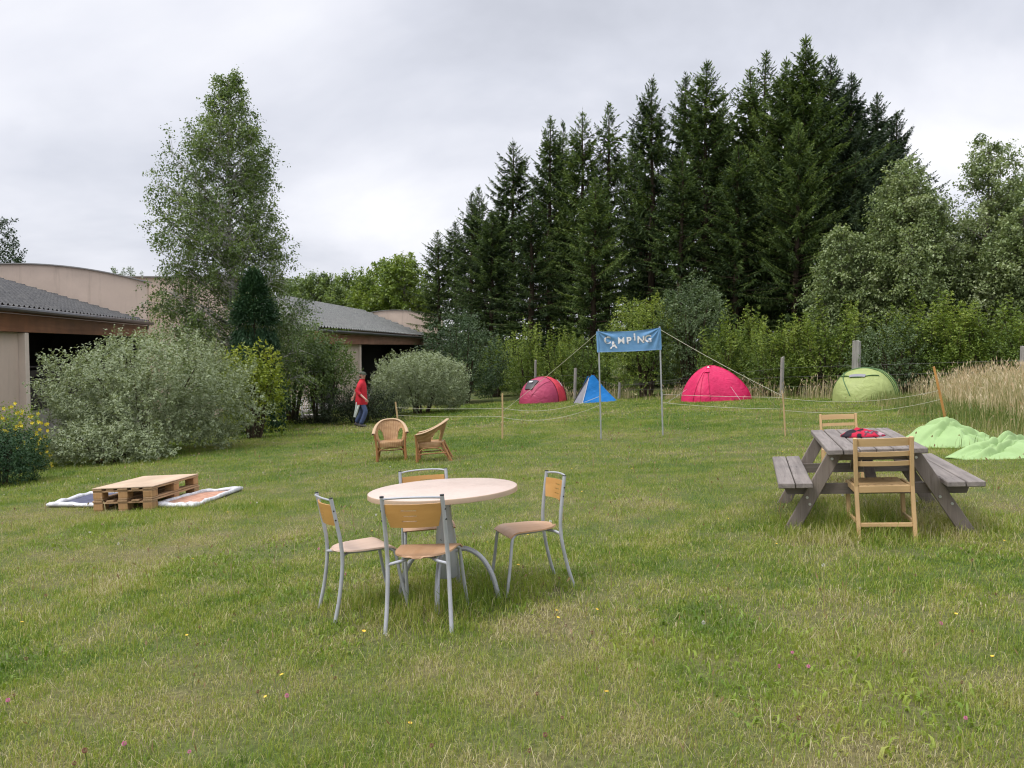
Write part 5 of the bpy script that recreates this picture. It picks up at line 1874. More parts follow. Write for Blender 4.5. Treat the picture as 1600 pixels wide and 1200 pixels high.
# ------------------------------------------------------------------ tents
def m_tent(name, c, trans=.18, rough=.5, bscale=3.0):
    m, nt, out = newmat(name)
    n = noise(nt, 2.2, 3, .6); n2 = noise(nt, bscale, 3, .6, dist=1.2)
    r = ramp(nt, [(.3, tuple(x * .9 for x in c)), (.7, tuple(min(1, x * 1.08) for x in c))]); nt.links.new(n.outputs[0], r.inputs[0])
    p = pbsdf(nt, None, r.outputs[0], rough, 0, .35, bump(nt, n2.outputs[0], .6, .08))
    t = N(nt, 'ShaderNodeBsdfTranslucent'); nt.links.new(r.outputs[0], t.inputs[0])
    mx = N(nt, 'ShaderNodeMixShader'); mx.inputs[0].default_value = trans
    nt.links.new(p.outputs[0], mx.inputs[1]); nt.links.new(t.outputs[0], mx.inputs[2]); nt.links.new(mx.outputs[0], out.inputs[0])
    return m


T_MAUVE = m_tent('faded_pink_nylon', (.42, .055, .12))
T_CORAL = m_tent('coral_red_nylon', (.66, .06, .09))
T_RED = m_tent('raspberry_nylon', (.62, .016, .105))
T_SEAM = m_tent('raspberry_seam', (.34, .008, .05))
T_BLUE = m_tent('bright_blue_nylon', (.008, .20, .58))
T_GREY = m_tent('pale_grey_nylon', (.25, .245, .28))
T_LIME = m_tent('yellow_green_nylon', (.34, .40, .14))
T_GRN = m_tent('mid_green_nylon', (.10, .30, .09))
T_DKGRN = m_tent('dark_green_nylon', (.085, .17, .06))
POLE = m_plain('dark_pole', (.025, .02, .025), .5, var=.2)
T_LOGO = m_plain('pale_print', (.6, .58, .6), .6, var=.05)
T_DARKRED = m_tent('dark_maroon_trim', (.16, .012, .03))


def superdome(rx, ry, h, x0, x1, n=(28, 40), px=2.2, pz=2.0, base=0.0):
    """part of a dome between lengthwise positions x0..x1 (-1..1); cross-section is an arch across y"""
    def fn(a, b):
        s = x0 + (x1 - x0) * a
        k = max(0.0, 1 - abs(s) ** px) ** (1 / pz)
        th = PI * b
        c_, s_ = math.cos(th), math.sin(th)
        c_ = math.copysign(abs(c_) ** .86, c_); s_ = abs(s_) ** .92
        wr = 1 + .035 * (float(fbm(s * 5 + c_ * 2.2 + rx, s_ * 2.0 + c_ * 3.0 + s, 19, 2)) - .5) + .012 * math.sin(9 * th + 4 * s) * (1 - k)
        return (s * rx, -c_ * ry * (k * .92 + .08 * (k > 0)) * wr, base + s_ * h * k * wr)
    return MB().grid(fn, *n)


def arch_pts(rx, ry, h, s, px=2.2, pz=2.0, n=24, off=.008):
    k = max(0.0, 1 - abs(s) ** px) ** (1 / pz)
    out = []
    for i in range(n + 1):
        th = PI * i / n
        c_, s_ = math.cos(th), math.sin(th)
        c_ = math.copysign(abs(c_) ** .86, c_); s_ = abs(s_) ** .92
        out.append(Vector((s * rx, -c_ * (ry * k + off), s_ * (h * k + off))))
    return out


def ground_at(u, v): return gnd(u, v)


# 1 pink pop-up tent: pale front towards the camera and left, coral rear shell to the right
p = gnd(848, 630)
T1 = thing('popup_tent', 'small pink pop-up tent with a coral rear shell and a black pouch on its front', 'tent', p + Vector((.05, .85, -.02)), R(48), slope=True)
W_, D_, H_ = 1.15, .95, 1.14
superdome(W_, D_, H_, -1.0, -.06).build('front_panel', T_MAUVE, T1, 60)
superdome(W_, D_ * 1.02, H_ * 1.02, -.06, .55).build('rear_panel', T_CORAL, T1, 60)
superdome(W_, D_ * 1.0, H_ * .98, .55, 1.0).build('rear_panel', T_MAUVE, T1, 60)
MB().tube(arch_pts(W_, D_, H_, -.06, off=.02), .016, 8).tube(arch_pts(W_, D_ * 1.03, H_ * 1.02, .55, off=.02), .016, 8).build('hoop', T_DARKRED, T1)


def on_dome(rx, ry, h, s, b, off=.02, px=2.2, pz=2.0):
    k = max(0.0, 1 - abs(s) ** px) ** (1 / pz)
    th = PI * b
    c_, s_ = math.cos(th), math.sin(th)
    c_ = math.copysign(abs(c_) ** .86, c_); s_ = abs(s_) ** .92
    p_ = Vector((s * rx, -c_ * ry * (k * .92 + .08), s_ * h * k))
    return p_ * (1 + off)


def dome_patch(rx, ry, h, s0, s1, b0, b1, off=.02, n=6):
    return MB().grid(lambda a, b: on_dome(rx, ry, h, s0 + (s1 - s0) * a, b0 + (b1 - b0) * b, off), n, n)


dome_patch(W_, D_, H_, -.84, -.50, .40, .58, .04, 8).solid(.03).build('pouch', POLE, T1)
dome_patch(W_, D_, H_, -.66, -.60, .47, .52, .08, 2).solid(.006).build('logo', T_LOGO, T1)
dome_patch(W_, D_ * 1.03, H_ * 1.02, .36, .40, .20, .34, .03, 3).solid(.006).build('logo', T_LOGO, T1)
for b in (.30, .70):
    MB().tube([on_dome(W_, D_, H_, -.95 + .09 * i, b, .012) for i in range(10)], .007, 6).build('door_seam', T_DARKRED, T1)
KEEP.append((T1.location.x, T1.location.y, 1.1, .85, R(40)))

# 2 blue ridge tent
p = gnd(931, 629)
T2 = thing('ridge_tent', 'small bright blue tent with a grey end and a dark pole behind the banner', 'tent', p + Vector((0, .5, -.02)), R(4), slope=True)


def tri_sheet(A, B, C, n=12, sag=.05, toward=Vector((0, 0, 0))):
    A, B, C = Vector(A), Vector(B), Vector(C)
    mb = MB(); vv = {}
    for i in range(n + 1):
        for j in range(n + 1 - i):
            w1, w2 = i / n, j / n; w0 = 1 - w1 - w2
            p_ = A * w0 + B * w1 + C * w2
            p_ = p_ + (toward - p_) * sag * 27 * w0 * w1 * w2 * .5
            vv[i, j] = mb.bm.verts.new(p_)
    for i in range(n):
        for j in range(n - i):
            mb.bm.faces.new((vv[i, j], vv[i + 1, j], vv[i, j + 1]))
            if i + j < n - 1: mb.bm.faces.new((vv[i + 1, j], vv[i + 1, j + 1], vv[i, j + 1]))
    return mb


ap = (-.12, .1, 1.16); fl = (-.93, -.1, 0); fm = (-.60, -.50, 0); fr_ = (.93, -.25, 0.0); rr_ = (.7, .95, 0); rl = (-.7, .9, 0)
cen = Vector((0, .1, .3))
apf = Vector((-.19, -.06, 1.08)); apr = Vector((.04, -.05, 1.12))
tri_sheet(fl, fm, apf, toward=cen, sag=.03).build('end_panel', T_GREY, T2, 60)
mb = MB()
def blue_front(a, b):
    lo = Vector(fm).lerp(Vector(fr_), a); hi = apf.lerp(apr, a) + Vector((0, -.03 * math.sin(PI * a), .045 * math.sin(PI * a)))
    q = lo.lerp(hi, b)
    return q + (cen - q) * .16 * math.sin(PI * b) * (.4 + .6 * math.sin(PI * a))
MB().grid(blue_front, 20, 20).build('side_panel', T_BLUE, T2, 60)
def blue_back(a, b):
    lo = Vector(fr_).lerp(Vector(rr_), a); hi = apr.lerp(Vector(ap) + Vector((.1, .1, -.05)), a)
    q = lo.lerp(hi, b)
    return q + (cen - q) * .12 * math.sin(PI * b)
MB().grid(blue_back, 14, 14).build('side_panel', T_BLUE, T2, 60)
def blue_rear(a, b):
    lo = Vector(rr_).lerp(Vector(rl), a); hi = (Vector(ap) + Vector((.1, .1, -.05))).lerp(Vector(ap) + Vector((-.1, .1, -.05)), a)
    return lo.lerp(hi, b)
MB().grid(blue_rear, 10, 10).build('side_panel', T_BLUE, T2, 60)
tri_sheet(rl, fl, apf, toward=cen, sag=.03).build('end_panel', T_GREY, T2, 60)
MB().tube([fl, Vector(fl).lerp(apf, .5) + Vector((-.02, -.01, .01)), apf + Vector((0, -.02, .02)), apr + Vector((0, 0, .03)), Vector(fr_).lerp(apr, .72) + Vector((.05, 0, .02))], .016, 8).build('pole', POLE, T2)
MB().tube([fm, Vector(fm).lerp(apf, .5) + (cen - Vector(fm).lerp(apf, .5)) * .02, apf], .011, 6).build('seam', T_LOGO, T2)
KEEP.append((T2.location.x, T2.location.y, .75, .6, 0))

# 3 red dome tent
p = gnd(1112, 628)
T3 = thing('dome_tent', 'raspberry red dome tent right of the banner', 'tent', p + Vector((.38, .95, -.02)), R(12), slope=True)


def dome3(phi, k):
    """phi around, k 0 ground .. 1 apex"""
    c_, s_ = math.cos(phi), math.sin(phi)
    q = (abs(c_) ** 3.4 + abs(s_) ** 3.4) ** (-1 / 3.4)
    th = k * PI / 2
    zk = math.sin(th) ** 1.25
    r_ = max(0.0, 1 - zk ** 1.7) ** .60
    z = 1.30 * zk
    rx = 1.27 if c_ > 0 else 1.22
    # flaps pulled out at the corners, panels slightly hollow
    corner = max(0, abs(math.sin(2 * phi)) - .5) * 2
    hollow = 1 - .05 * math.sin(PI * min(1, k * 1.3)) * (1 - corner)
    return Vector((c_ * q * rx * r_ * hollow - .14 * math.sin(th) ** 2, s_ * q * .98 * r_ * hollow, z * (1 + .03 * corner)))


MB().grid(lambda a, b: dome3(2 * PI * b, a * .9995), 30, 80, True).build('canopy', T_RED, T3, 60)
for sx in (-1, 1):
    ph = PI * .25 if sx > 0 else PI * .75
    MB().tube([dome3(ph, k / 20) * 1.008 for k in range(21)] + [dome3(ph + PI, k / 20) * 1.008 for k in range(19, -1, -1)], .012, 6).build('pole_sleeve', T_RED, T3)
# door seams, vent hood and badge on the front (towards -y)
def f3(px_, k): return dome3(-PI / 2 - .42 + px_, k) * 1.010
MB().tube([f3(-.62 + .18 * (i / 10) ** 1.2, .03 + .62 * i / 10) for i in range(11)] + [f3(-.40 + .25 * i / 6, .66 + .03 * math.sin(PI * i / 6)) for i in range(1, 6)] + [f3(-.08 - .06 * (1 - i / 10), .66 - .62 * i / 10) for i in range(11)], .008, 6).build('door_seam', T_SEAM, T3)
MB().grid(lambda a, b: f3(-.46 + .40 * a, .66 + .09 * b) + Vector((0, -.07 * (1 - b) * math.sin(PI * a), -.01)), 10, 4).solid(.008).build('vent_hood', T_RED, T3)
MB().grid(lambda a, b: f3(-.34 + .26 * a * (1 - b * .8), .79 + .07 * b) * 1.012, 4, 3).solid(.005).build('badge', T_LOGO, T3)
MB().tube([dome3(-PI / 2 + .25, .32) * 1.01, dome3(-PI / 2 + .25, 0) + Vector((.03, -.35, 0))], .005, 5).tube([dome3(PI * .92, .3), dome3(PI * .92, 0) + Vector((-.75, -.15, 0))], .005, 5).build('guy_line', QW, T3)
KEEP.append((T3.location.x, T3.location.y, 1.15, .85, R(12)))

# 4 green tent
p = gnd(1350, 627)
T4 = thing('green_popup_tent', 'yellow green dome tent with a green rear hoop before the thick grey post', 'tent', p + Vector((.48, .95, -.02)), R(50), slope=True)
W_, D_, H_ = 1.2, .98, 1.04
superdome(W_, D_, H_, -1.0, -.1).build('front_panel', T_LIME, T4, 60)
superdome(W_, D_ * .985, H_ * .985, -.1, .2).build('rear_panel', T_LIME, T4, 60)
superdome(W_, D_ * .98, H_ * .97, .2, 1.0).build('rear_panel', T_GRN, T4, 60)
MB().tube([on_dome(W_, D_, H_, -.45 - .26 * math.sin(PI * i / 14), .30 + .40 * i / 14, .016) for i in range(15)], .02, 6).build('vent_seam', T_DKGRN, T4)
dome_patch(W_, D_, H_, -.70, -.62, .42, .58, .035, 6).solid(.012).build('vent_hood', T_GREY, T4)
MB().tube([on_dome(W_, D_, H_, -.2 - .78 * i / 12, .64 + .03 * math.sin(PI * i / 12), .014) for i in range(13)], .016, 6).tube([on_dome(W_, D_, H_, -.2, .04 + .92 * i / 24, .014) for i in range(25)], .014, 6).build('door_seam', T_DKGRN, T4)
MB().tube(arch_pts(W_, D_, H_, -.1, off=.015), .013, 8).tube(arch_pts(W_, D_, H_, .2, off=.0), .014, 8).build('hoop', T_DKGRN, T4)
KEEP.append((T4.location.x, T4.location.y, 1.15, .85, R(44)))

# ------------------------------------------------------------------ banner
ALU = m_plain('dull_aluminium', (.40, .41, .42), .45, metal=.5, var=.12, scale=7)
CLOTH_B = m_fabric('faded_blue_cloth', (.115, .25, .43), (.15, .30, .50), 6)
CLOTH_BD = m_fabric('blue_hem', (.16, .30, .52), (.20, .35, .56), 6)
LETTER = m_plain('white_felt', (.72, .70, .70), .85, var=.05, scale=10)
PIN = m_plain('dark_pin', (.03, .035, .04), .5, var=.1)
gl, gr = gnd(940, 683), gnd(1037, 683)
Yb = (gl.y + gr.y) / 2
gl = Vector(((940 - 800) / 1256 * Yb, Yb, 0)); gl.z = H(gl.x, gl.y)
gr = Vector(((1037 - 800) / 1256 * Yb, Yb, 0)); gr.z = H(gr.x, gr.y)
tl, tr_ = at(935, 514, Yb), at(1030.5, 510, Yb)
bn = thing('banner', 'blue cloth banner with white letters between two thin metal poles', 'banner', (gl + gr) / 2)
o0 = bn.location.copy()
MB().tube([gl - o0 - Vector((0, 0, .1)), tl - o0], .0165, 10).tube([(gl.lerp(tl, .34)) - o0, (gl.lerp(tl, .40)) - o0], .021, 10).build('pole', ALU, bn)
MB().tube([gr - o0 - Vector((0, 0, .1)), tr_ - o0], .0165, 10).tube([(gr.lerp(tr_, .34)) - o0, (gr.lerp(tr_, .40)) - o0], .021, 10).build('pole', ALU, bn)
cTL, cTR = at(933.5, 517.5, Yb) - o0, at(1030.5, 512, Yb) - o0
cBL, cBR = at(935, 550.5, Yb) - o0, at(1032, 546.5, Yb) - o0


def banner_pt(a, b, off=0.0):
    """a left..right, b bottom..top"""
    p_ = (cBL * (1 - a) + cBR * a) * (1 - b) + (cTL * (1 - a) + cTR * a) * b
    sag = math.sin(PI * a)
    p_.z -= .028 * sag * b + .008 * sag
    # folds running in from the upper corners
    f = 0
    for cx in (0.0, 1.0):
        d = abs(a - cx) * 1.31; e = (1 - b) * .43
        ang = math.atan2(e, d + 1e-3)
        r_ = math.hypot(d, e)
        f += .016 * math.sin(ang * 13) * math.exp(-((r_ - .22) / .22) ** 2)
    f += .010 * math.sin(a * 9 + b * 2) * (1 - b) + .006 * (float(vnoise(a * 7, b * 3, 3)) - .5)
    # wrapped round the poles at both ends
    wrap = .022 * (math.exp(-(a / .012) ** 2) + math.exp(-((1 - a) / .012) ** 2))
    p_.y += -.019 + f - wrap * .3 - off
    return p_


cl_ = MB().grid(lambda a, b: banner_pt(a, b), 90, 30).solid(.004).build('cloth', CLOTH_B, bn, 70)
MB().grid(lambda a, b: banner_pt(.012 + .976 * a, .0 + .055 * b, .006), 60, 2).grid(lambda a, b: banner_pt(.012 + .976 * a, .965 + .035 * b, .006), 60, 2).build('hem', CLOTH_BD, cl_, 70)
# sleeves round the poles
for (A_, B_) in ((cBL, cTL), (cBR, cTR)):
    MB().tube([A_ + Vector((0, 0, 0)), B_ + Vector((0, 0, -.005))], .027, 12).build('pole_sleeve', CLOTH_B, cl_)
# letters, cut-out felt, each at its own height as pinned on the cloth
import_letters = [('C', .150, .585, .62, 0, .22), ('A', .245, .345, .50, 3, .20), ('M', .372, .555, .56, 0, .20), ('P', .500, .545, .56, 0, .20), ('J', .590, .70, .56, 0, .24), ('N', .690, .55, .58, -2, .22), ('G', .805, .565, .62, 0, .22)]
fontc = []
for chx, ca, cb_, wgt, rot_, hh_ in import_letters:
    cu = bpy.data.curves.new('letter', 'FONT')
    cu.body = 'i' if chx == 'J' else chx
    cu.size = .20 if chx != 'J' else .22
    cu.offset = .001 if chx == 'M' else .0065
    cu.align_x = 'CENTER'; cu.align_y = 'CENTER'
    cu.extrude = .0
    cu.resolution_u = 4
    to = bpy.data.objects.new('tmp_letter', cu); COL.objects.link(to)
    bpy.context.view_layer.update()
    dg = bpy.context.evaluated_depsgraph_get()
    me = bpy.data.meshes.new_from_object(to.evaluated_get(dg))
    b = bmesh.new(); b.from_mesh(me)
    bmesh.ops.triangulate(b, faces=b.faces[:])
    bmesh.ops.remove_doubles(b, verts=b.verts[:], dist=.0005)
    xs_ = [v.co.x for v in b.verts]; ys_ = [v.co.y for v in b.verts]
    mx_, my_ = (max(xs_) + min(xs_)) / 2, (max(ys_) + min(ys_)) / 2
    W0 = (cTR - cTL).length; H0 = (cTL - cBL).length
    for v in b.verts:
        x = (v.co.x - mx_); y = (v.co.y - my_)
        x, y = x * math.cos(R(rot_)) - y * math.sin(R(rot_)), x * math.sin(R(rot_)) + y * math.cos(R(rot_))
        q = banner_pt(ca + x / W0, cb_ + y / H0, .010)
        v.co = q
    fontc.append(b)
    bpy.data.objects.remove(to); bpy.data.curves.remove(cu); bpy.data.meshes.remove(me)
lm = MB()
for b in fontc: lm.merge(b)
lm.build('lettering', LETTER, cl_, 80)
for (a, b) in ((.137, .735), (.268, .40), (.372, .735), (.462, .42), (.573, .655), (.733, .47), (.815, .385)):
    q = banner_pt(a, b, .012)
    MB().tube([q, q + Vector((0, -.012, 0))], .011, 10).build('pin', PIN, cl_)

# ------------------------------------------------------------------ stakes, strings
STAKE = m_wood('pale_stake', (.42, .28, .14), (.56, .40, .22), axis=2, scale=8, rough=.7, bmp=.2)
STAKE_O = m_wood('orange_stake', (.46, .22, .06), (.58, .31, .10), axis=2, scale=8, rough=.7, bmp=.2)
STRING = m_plain('cream_string', (.46, .44, .34), .8, var=.1, scale=20)


def stake(label, base, top, r_, mat):
    t = MB().tube([Vector((0, 0, -.12)) if False else (base - base) - (top - base).normalized() * .12, (top - base) * .5 + Vector((.004, 0, 0)), top - base], [r_, r_ * .95, r_ * .85], 7).build('stake', mat)
    t.location = base
    return tag(t, label, 'stake', 'stakes of the string enclosure')


g1 = gnd(785, 686); s1t = at(785, 615, g1.y)
g2 = gnd(1227, 681); s2t = at(1223, 615, g2.y)
g3 = gnd(1478, 659); s3t = at(1459, 573, g3.y)
g4 = gnd(623, 671); s4t = at(618, 628, g4.y)
stake('pale thin stake left of the banner, over the lawn', g1, s1t, .021, STAKE)
stake('thin stake just right of the red dome tent', g2, s2t, .017, STAKE)
stake('tall leaning orange stake at the edge of the dry meadow', g3, s3t, .027, STAKE_O)
stake('pale stake behind the left wicker armchair, by the person in red', g4, s4t, .028, STAKE)


def string(label, a, b, sag, r_=.0038, group='strings of the enclosure', name='string', cat='string', n=16):
    o = (a + b) / 2
    pts = []
    for i in range(n + 1):
        f = i / n
        q = a.lerp(b, f) - o
        q.z -= sag * 4 * f * (1 - f)
        pts.append(q)
    t = MB().tube(pts, r_, 5).build(name, STRING)
    t.location = o
    return tag(t, label, cat, group)


def on_stake(b, t, f): return b.lerp(t, f)


def at_v(base, top, v):
    """point of the stick base-top seen at image row v"""
    best = None
    for i in range(201):
        q = base.lerp(top, i / 200)
        d = q - Vector((0, 0, CAMZ))
        vv = 600 - 1256 * d.dot(UPV) / d.dot(FWD)
        if best is None or abs(vv - v) < best[0]: best = (abs(vv - v), q)
    return best[1]


string('upper string between the stake by the person and the pale thin stake', at_v(g4, s4t, 637), at_v(g1, s1t, 638), .02)
string('lower string between the stake by the person and the pale thin stake', at_v(g4, s4t, 649), at_v(g1, s1t, 651), .02)
string('upper sagging string from the pale thin stake to the left banner pole', at_v(g1, s1t, 637), at_v(gl, tl, 619), .17)
string('lower sagging string from the pale thin stake to the left banner pole', at_v(g1, s1t, 652), at_v(gl, tl, 633), .17)
string('upper string from the right banner pole to the stake right of the red tent', at_v(gr, tr_, 616), at_v(g2, s2t, 621), .01)
string('lower string from the right banner pole to the stake right of the red tent', at_v(gr, tr_, 629), at_v(g2, s2t, 639), .03)
string('upper string between the thin stake and the leaning orange stake', at_v(g2, s2t, 622), at_v(g3, s3t, 610), .14)
string('lower string between the thin stake and the leaning orange stake', at_v(g2, s2t, 641), at_v(g3, s3t, 624), .14)
string('guy rope from the left banner pole down to the pale thin stake', at_v(gl, tl, 518), at_v(g1, s1t, 643), .03, .0048, 'guy ropes of the banner', 'guy_rope', 'rope')
string('guy rope from the right banner pole down to the thin stake beside the red tent', at_v(gr, tr_, 514), at_v(g2, s2t, 619), .03, .0048, 'guy ropes of the banner', 'guy_rope', 'rope')
string('short second guy rope branching to the ground beside the red tent', at_v(gr, tr_, 514).lerp(at_v(g2, s2t, 619), .70), gnd(1215, 640) + Vector((0, 0, .05)), .0, .0045, 'guy ropes of the banner', 'guy_rope', 'rope')

# ------------------------------------------------------------------ wire fence
OLDPOST = m_wood('silvered_post', (.19, .18, .165), (.36, .345, .32), axis=2, scale=9, rough=.85, bmp=.5, crack=(.4, .38, .36), spec=.2)
WIRE = m_plain('fence_wire', (.10, .10, .095), .5, metal=.5, var=.1)
posts = [(836, 563, .055, 'thin grey fence post behind the pink tent'),
         (898, 575, .075, 'short grey fence post between the pink and the blue tent'),
         (967, 598, .06, 'low fence post just right of the blue tent'),
         (1222, 558, .07, 'slim grey fence post in brown grass right of the red tent'),
         (1337, 533, .15, 'thick silvery fence post behind the green tent'),
         (1599, 541, .11, 'grey fence post at the right photo edge over the dry meadow')]
fp = []
for u, v, r_, lab in posts:
    Y = yfence(u)
    b0 = Vector((*gpt(u, Y)[:2], 0)); b0.z = H(b0.x, b0.y)
    tp = at(u + 1, v, Y)
    o = MB()
    rr2 = random.Random(int(u))
    n = 9
    sq = [1 + rr2.uniform(-.18, .18) for _ in range(n)]
    hh = tp.z - b0.z
    vs = []
    for k, z in enumerate((-.3, hh * .4, hh * .8, hh)):
        vs.append([o.bm.verts.new((math.cos(2 * PI * j / n) * r_ * sq[j] * (1.05 - .04 * k) + (tp.x - b0.x) * z / hh, math.sin(2 * PI * j / n) * r_ * sq[j] * .85, z + (rr2.uniform(-.03, .03) if k == 3 else 0))) for j in range(n)])
    for k in range(3):
        for j in range(n):
            o.bm.faces.new((vs[k][j], vs[k][(j + 1) % n], vs[k + 1][(j + 1) % n], vs[k + 1][j]))
    o.bm.faces.new(vs[3])
    po = o.build('fence_post', OLDPOST, None, 30); po.location = b0
    tag(po, lab, 'fence post', 'posts of the wire fence')
    fp.append((b0, hh))
for nm, hgt_ in (('upper', 1.12), ('middle', .78), ('lower', .42)):
    pts = [b + Vector((0, -.07, min(hgt_, h - .12))) for b, h in fp]
    pts = [pts[0] + (pts[0] - pts[1]) * 3] + pts + [pts[-1] + (pts[-1] - pts[-2]) * .5]
    w_ = MB().tube(pts, .0035, 5).build('fence_wire', WIRE)
    tag(w_, f'{nm} wire strung along the grey fence posts', 'wire', 'wires of the fence')

# ------------------------------------------------------------------ person in red
SKIN = m_plain('skin', (.56, .33, .25), .55, var=.06, scale=8)
RED = m_plain('red_jacket', (.46, .010, .024), .8, var=.22, scale=6, bmp=.8, bscale=9)
JEANS = m_plain('blue_jeans', (.05, .075, .16), .85, var=.25, scale=6, bmp=.2, bscale=14)
CAPM = m_plain('dark_green_cap', (.045, .055, .035), .8, var=.2, scale=10)
SHOE = m_plain('dark_shoe', (.05, .045, .04), .6, var=.2)
RAG = m_fabric('pale_cloth', (.50, .54, .50), (.66, .70, .66), 10)
HAIR = m_plain('dark_hair', (.04, .028, .02), .7, var=.2)
EYE = m_plain('dark_eye', (.02, .015, .012), .3, var=.1)


def skinned(name, J, E, mat, parent, sub=2, root=0):
    names = list(J)
    me = bpy.data.meshes.new(name)
    me.from_pydata([J[k][:3] for k in names], [(names.index(a), names.index(b)) for a, b in E], [])
    o = link(name, me); o.parent = parent
    md = o.modifiers.new('skin', 'SKIN'); md.use_smooth_shade = True
    me.skin_vertices.new() if not me.skin_vertices else None
    sv = me.skin_vertices[0].data
    for i, k in enumerate(names):
        r_ = J[k][3]
        sv[i].radius = (r_, J[k][4] if len(J[k]) > 4 else r_)
        sv[i].use_root = (i == root)
    o.modifiers.new('sub', 'SUBSURF').levels = sub
    o.modifiers['sub'].render_levels = sub
    me.materials.append(mat)
    return o


pp = gnd(566, 667)
per = thing('person', 'person in a red jacket, jeans and dark cap walking, looking towards the camera', 'person', pp, R(-97))
# local: faces +y, right hand side is +x (towards the camera)
BODY = {
    'pel': (0, -.02, .94, .10, .085), 'wst': (0, -.02, 1.08, .12, .10), 'chs': (0, -.01, 1.30, .14, .10), 'nck0': (0, .0, 1.44, .085, .075), 'nck': (.005, .025, 1.50, .058, .06),
    'jaw': (.02, .05, 1.575, .066, .078), 'hd': (.02, .035, 1.645, .082, .095), 'top': (.02, .025, 1.71, .062, .072),
    'shr': (.175, -.01, 1.40, .066), 'elr': (.255, -.06, 1.135, .046), 'mfr': (.27, .05, 1.03, .040), 'wrr': (.27, .17, .93, .028, .030), 'pmr': (.265, .215, .885, .022, .040),
    'shl': (-.175, -.01, 1.40, .066), 'ell': (-.235, -.22, 1.19, .046), 'mfl': (-.245, -.285, 1.08, .039), 'wrl': (-.25, -.345, .96, .028, .030), 'pml': (-.25, -.375, .905, .022, .040),
    'hir': (.085, -.01, .86, .070), 'knr': (.11, .16, .50, .052), 'cfr': (.11, .085, .30, .050), 'anr': (.11, -.03, .10, .040), 'ftr': (.115, .02, .045, .036), 'tor': (.12, .13, .03, .030),
    'hil': (-.085, -.02, .86, .070), 'knl': (-.10, -.04, .49, .052), 'cfl': (-.10, -.13, .31, .050), 'anl': (-.10, -.24, .115, .040), 'ftl': (-.10, -.20, .055, .036), 'tol': (-.10, -.09, .03, .030),
}
BE = [('pel', 'wst'), ('wst', 'chs'), ('chs', 'nck0'), ('nck0', 'nck'), ('nck', 'jaw'), ('jaw', 'hd'), ('hd', 'top'),
      ('chs', 'shr'), ('shr', 'elr'), ('elr', 'mfr'), ('mfr', 'wrr'), ('wrr', 'pmr'), ('chs', 'shl'), ('shl', 'ell'), ('ell', 'mfl'), ('mfl', 'wrl'), ('wrl', 'pml'),
      ('pel', 'hir'), ('hir', 'knr'), ('knr', 'cfr'), ('cfr', 'anr'), ('anr', 'ftr'), ('ftr', 'tor'), ('pel', 'hil'), ('hil', 'knl'), ('knl', 'cfl'), ('cfl', 'anl'), ('anl', 'ftl'), ('ftl', 'tol')]
# five fingers on each hand, unequal and curled
for tag_, palm, fx, dirv in (('r', (.265, .215, .885), 1, Vector((-.05, .62, -.75))), ('l', (-.25, -.375, .905), -1, Vector((.05, -.35, -.9)))):
    pv = Vector(palm); dirv = dirv.normalized()
    across = Vector((0, .78, .6)).cross(Vector((1, 0, 0))).normalized()
    across = dirv.cross(Vector((1, 0, 0))).normalized()
    for i, (off, ln) in enumerate(((.028, .072), (.009, .082), (-.010, .076), (-.027, .058))):
        n0 = f'f{tag_}{i}a'; n1 = f'f{tag_}{i}b'; n2 = f'f{tag_}{i}c'
        b0 = pv + dirv * .035 + across * off
        b1 = b0 + dirv * ln * .55 + Vector((-.012 * fx, 0, 0))
        b2 = b1 + dirv * ln * .30 + Vector((-.030 * fx, 0, 0))
        BODY[n0] = (*b0, .0095); BODY[n1] = (*b1, .0085); BODY[n2] = (*b2, .007)
        BE += [('pm' + tag_, n0), (n0, n1), (n1, n2)]
    b0 = pv + across * .038 + dirv * .005
    b1 = b0 + (dirv * .7 + across * .5).normalized() * .045 + Vector((-.012 * fx, 0, 0))
    BODY[f't{tag_}a'] = (*b0, .012); BODY[f't{tag_}b'] = (*b1, .0095)
    BE += [('pm' + tag_, f't{tag_}a'), (f't{tag_}a', f't{tag_}b')]
skinned('body', BODY, BE, SKIN, per, 1)
# face: turned to the person's right, towards the camera
hd = Vector((.02, .035, 1.635)); fdir = Vector((.62, .78, 0)).normalized(); frt = Vector((fdir.y, -fdir.x, 0))
fc = MB()
fc.tube([hd + fdir * .075 + Vector((0, 0, .035)), hd + fdir * .112 + Vector((0, 0, -.018)), hd + fdir * .085 + Vector((0, 0, -.03))], [.010, .017, .012], 8)
for s_ in (-1, 1):
    ec = hd + frt * s_ * .088 - fdir * .005 + Vector((0, 0, -.005))
    MB().tube([ec + Vector((0, 0, .03)), ec + frt * s_ * .008, ec + Vector((0, 0, -.03))], [.010, .018, .009], 8).build('ear', SKIN, per)
fc.build('nose', SKIN, per)
for s_ in (-1, 1):
    ec = hd + fdir * .079 + frt * s_ * .034 + Vector((0, 0, .022))
    MB().tube([ec - frt * .013, ec, ec + frt * .013], [.004, .009, .004], 8).build('eye', EYE, per)
MB().tube([hd + fdir * .078 + frt * -.026 + Vector((0, 0, -.058)), hd + fdir * .088 + Vector((0, 0, -.060)), hd + fdir * .078 + frt * .026 + Vector((0, 0, -.058))], [.004, .007, .004], 8).build('mouth', m_plain('lips', (.36, .13, .11), .5), per)
hr = MB()
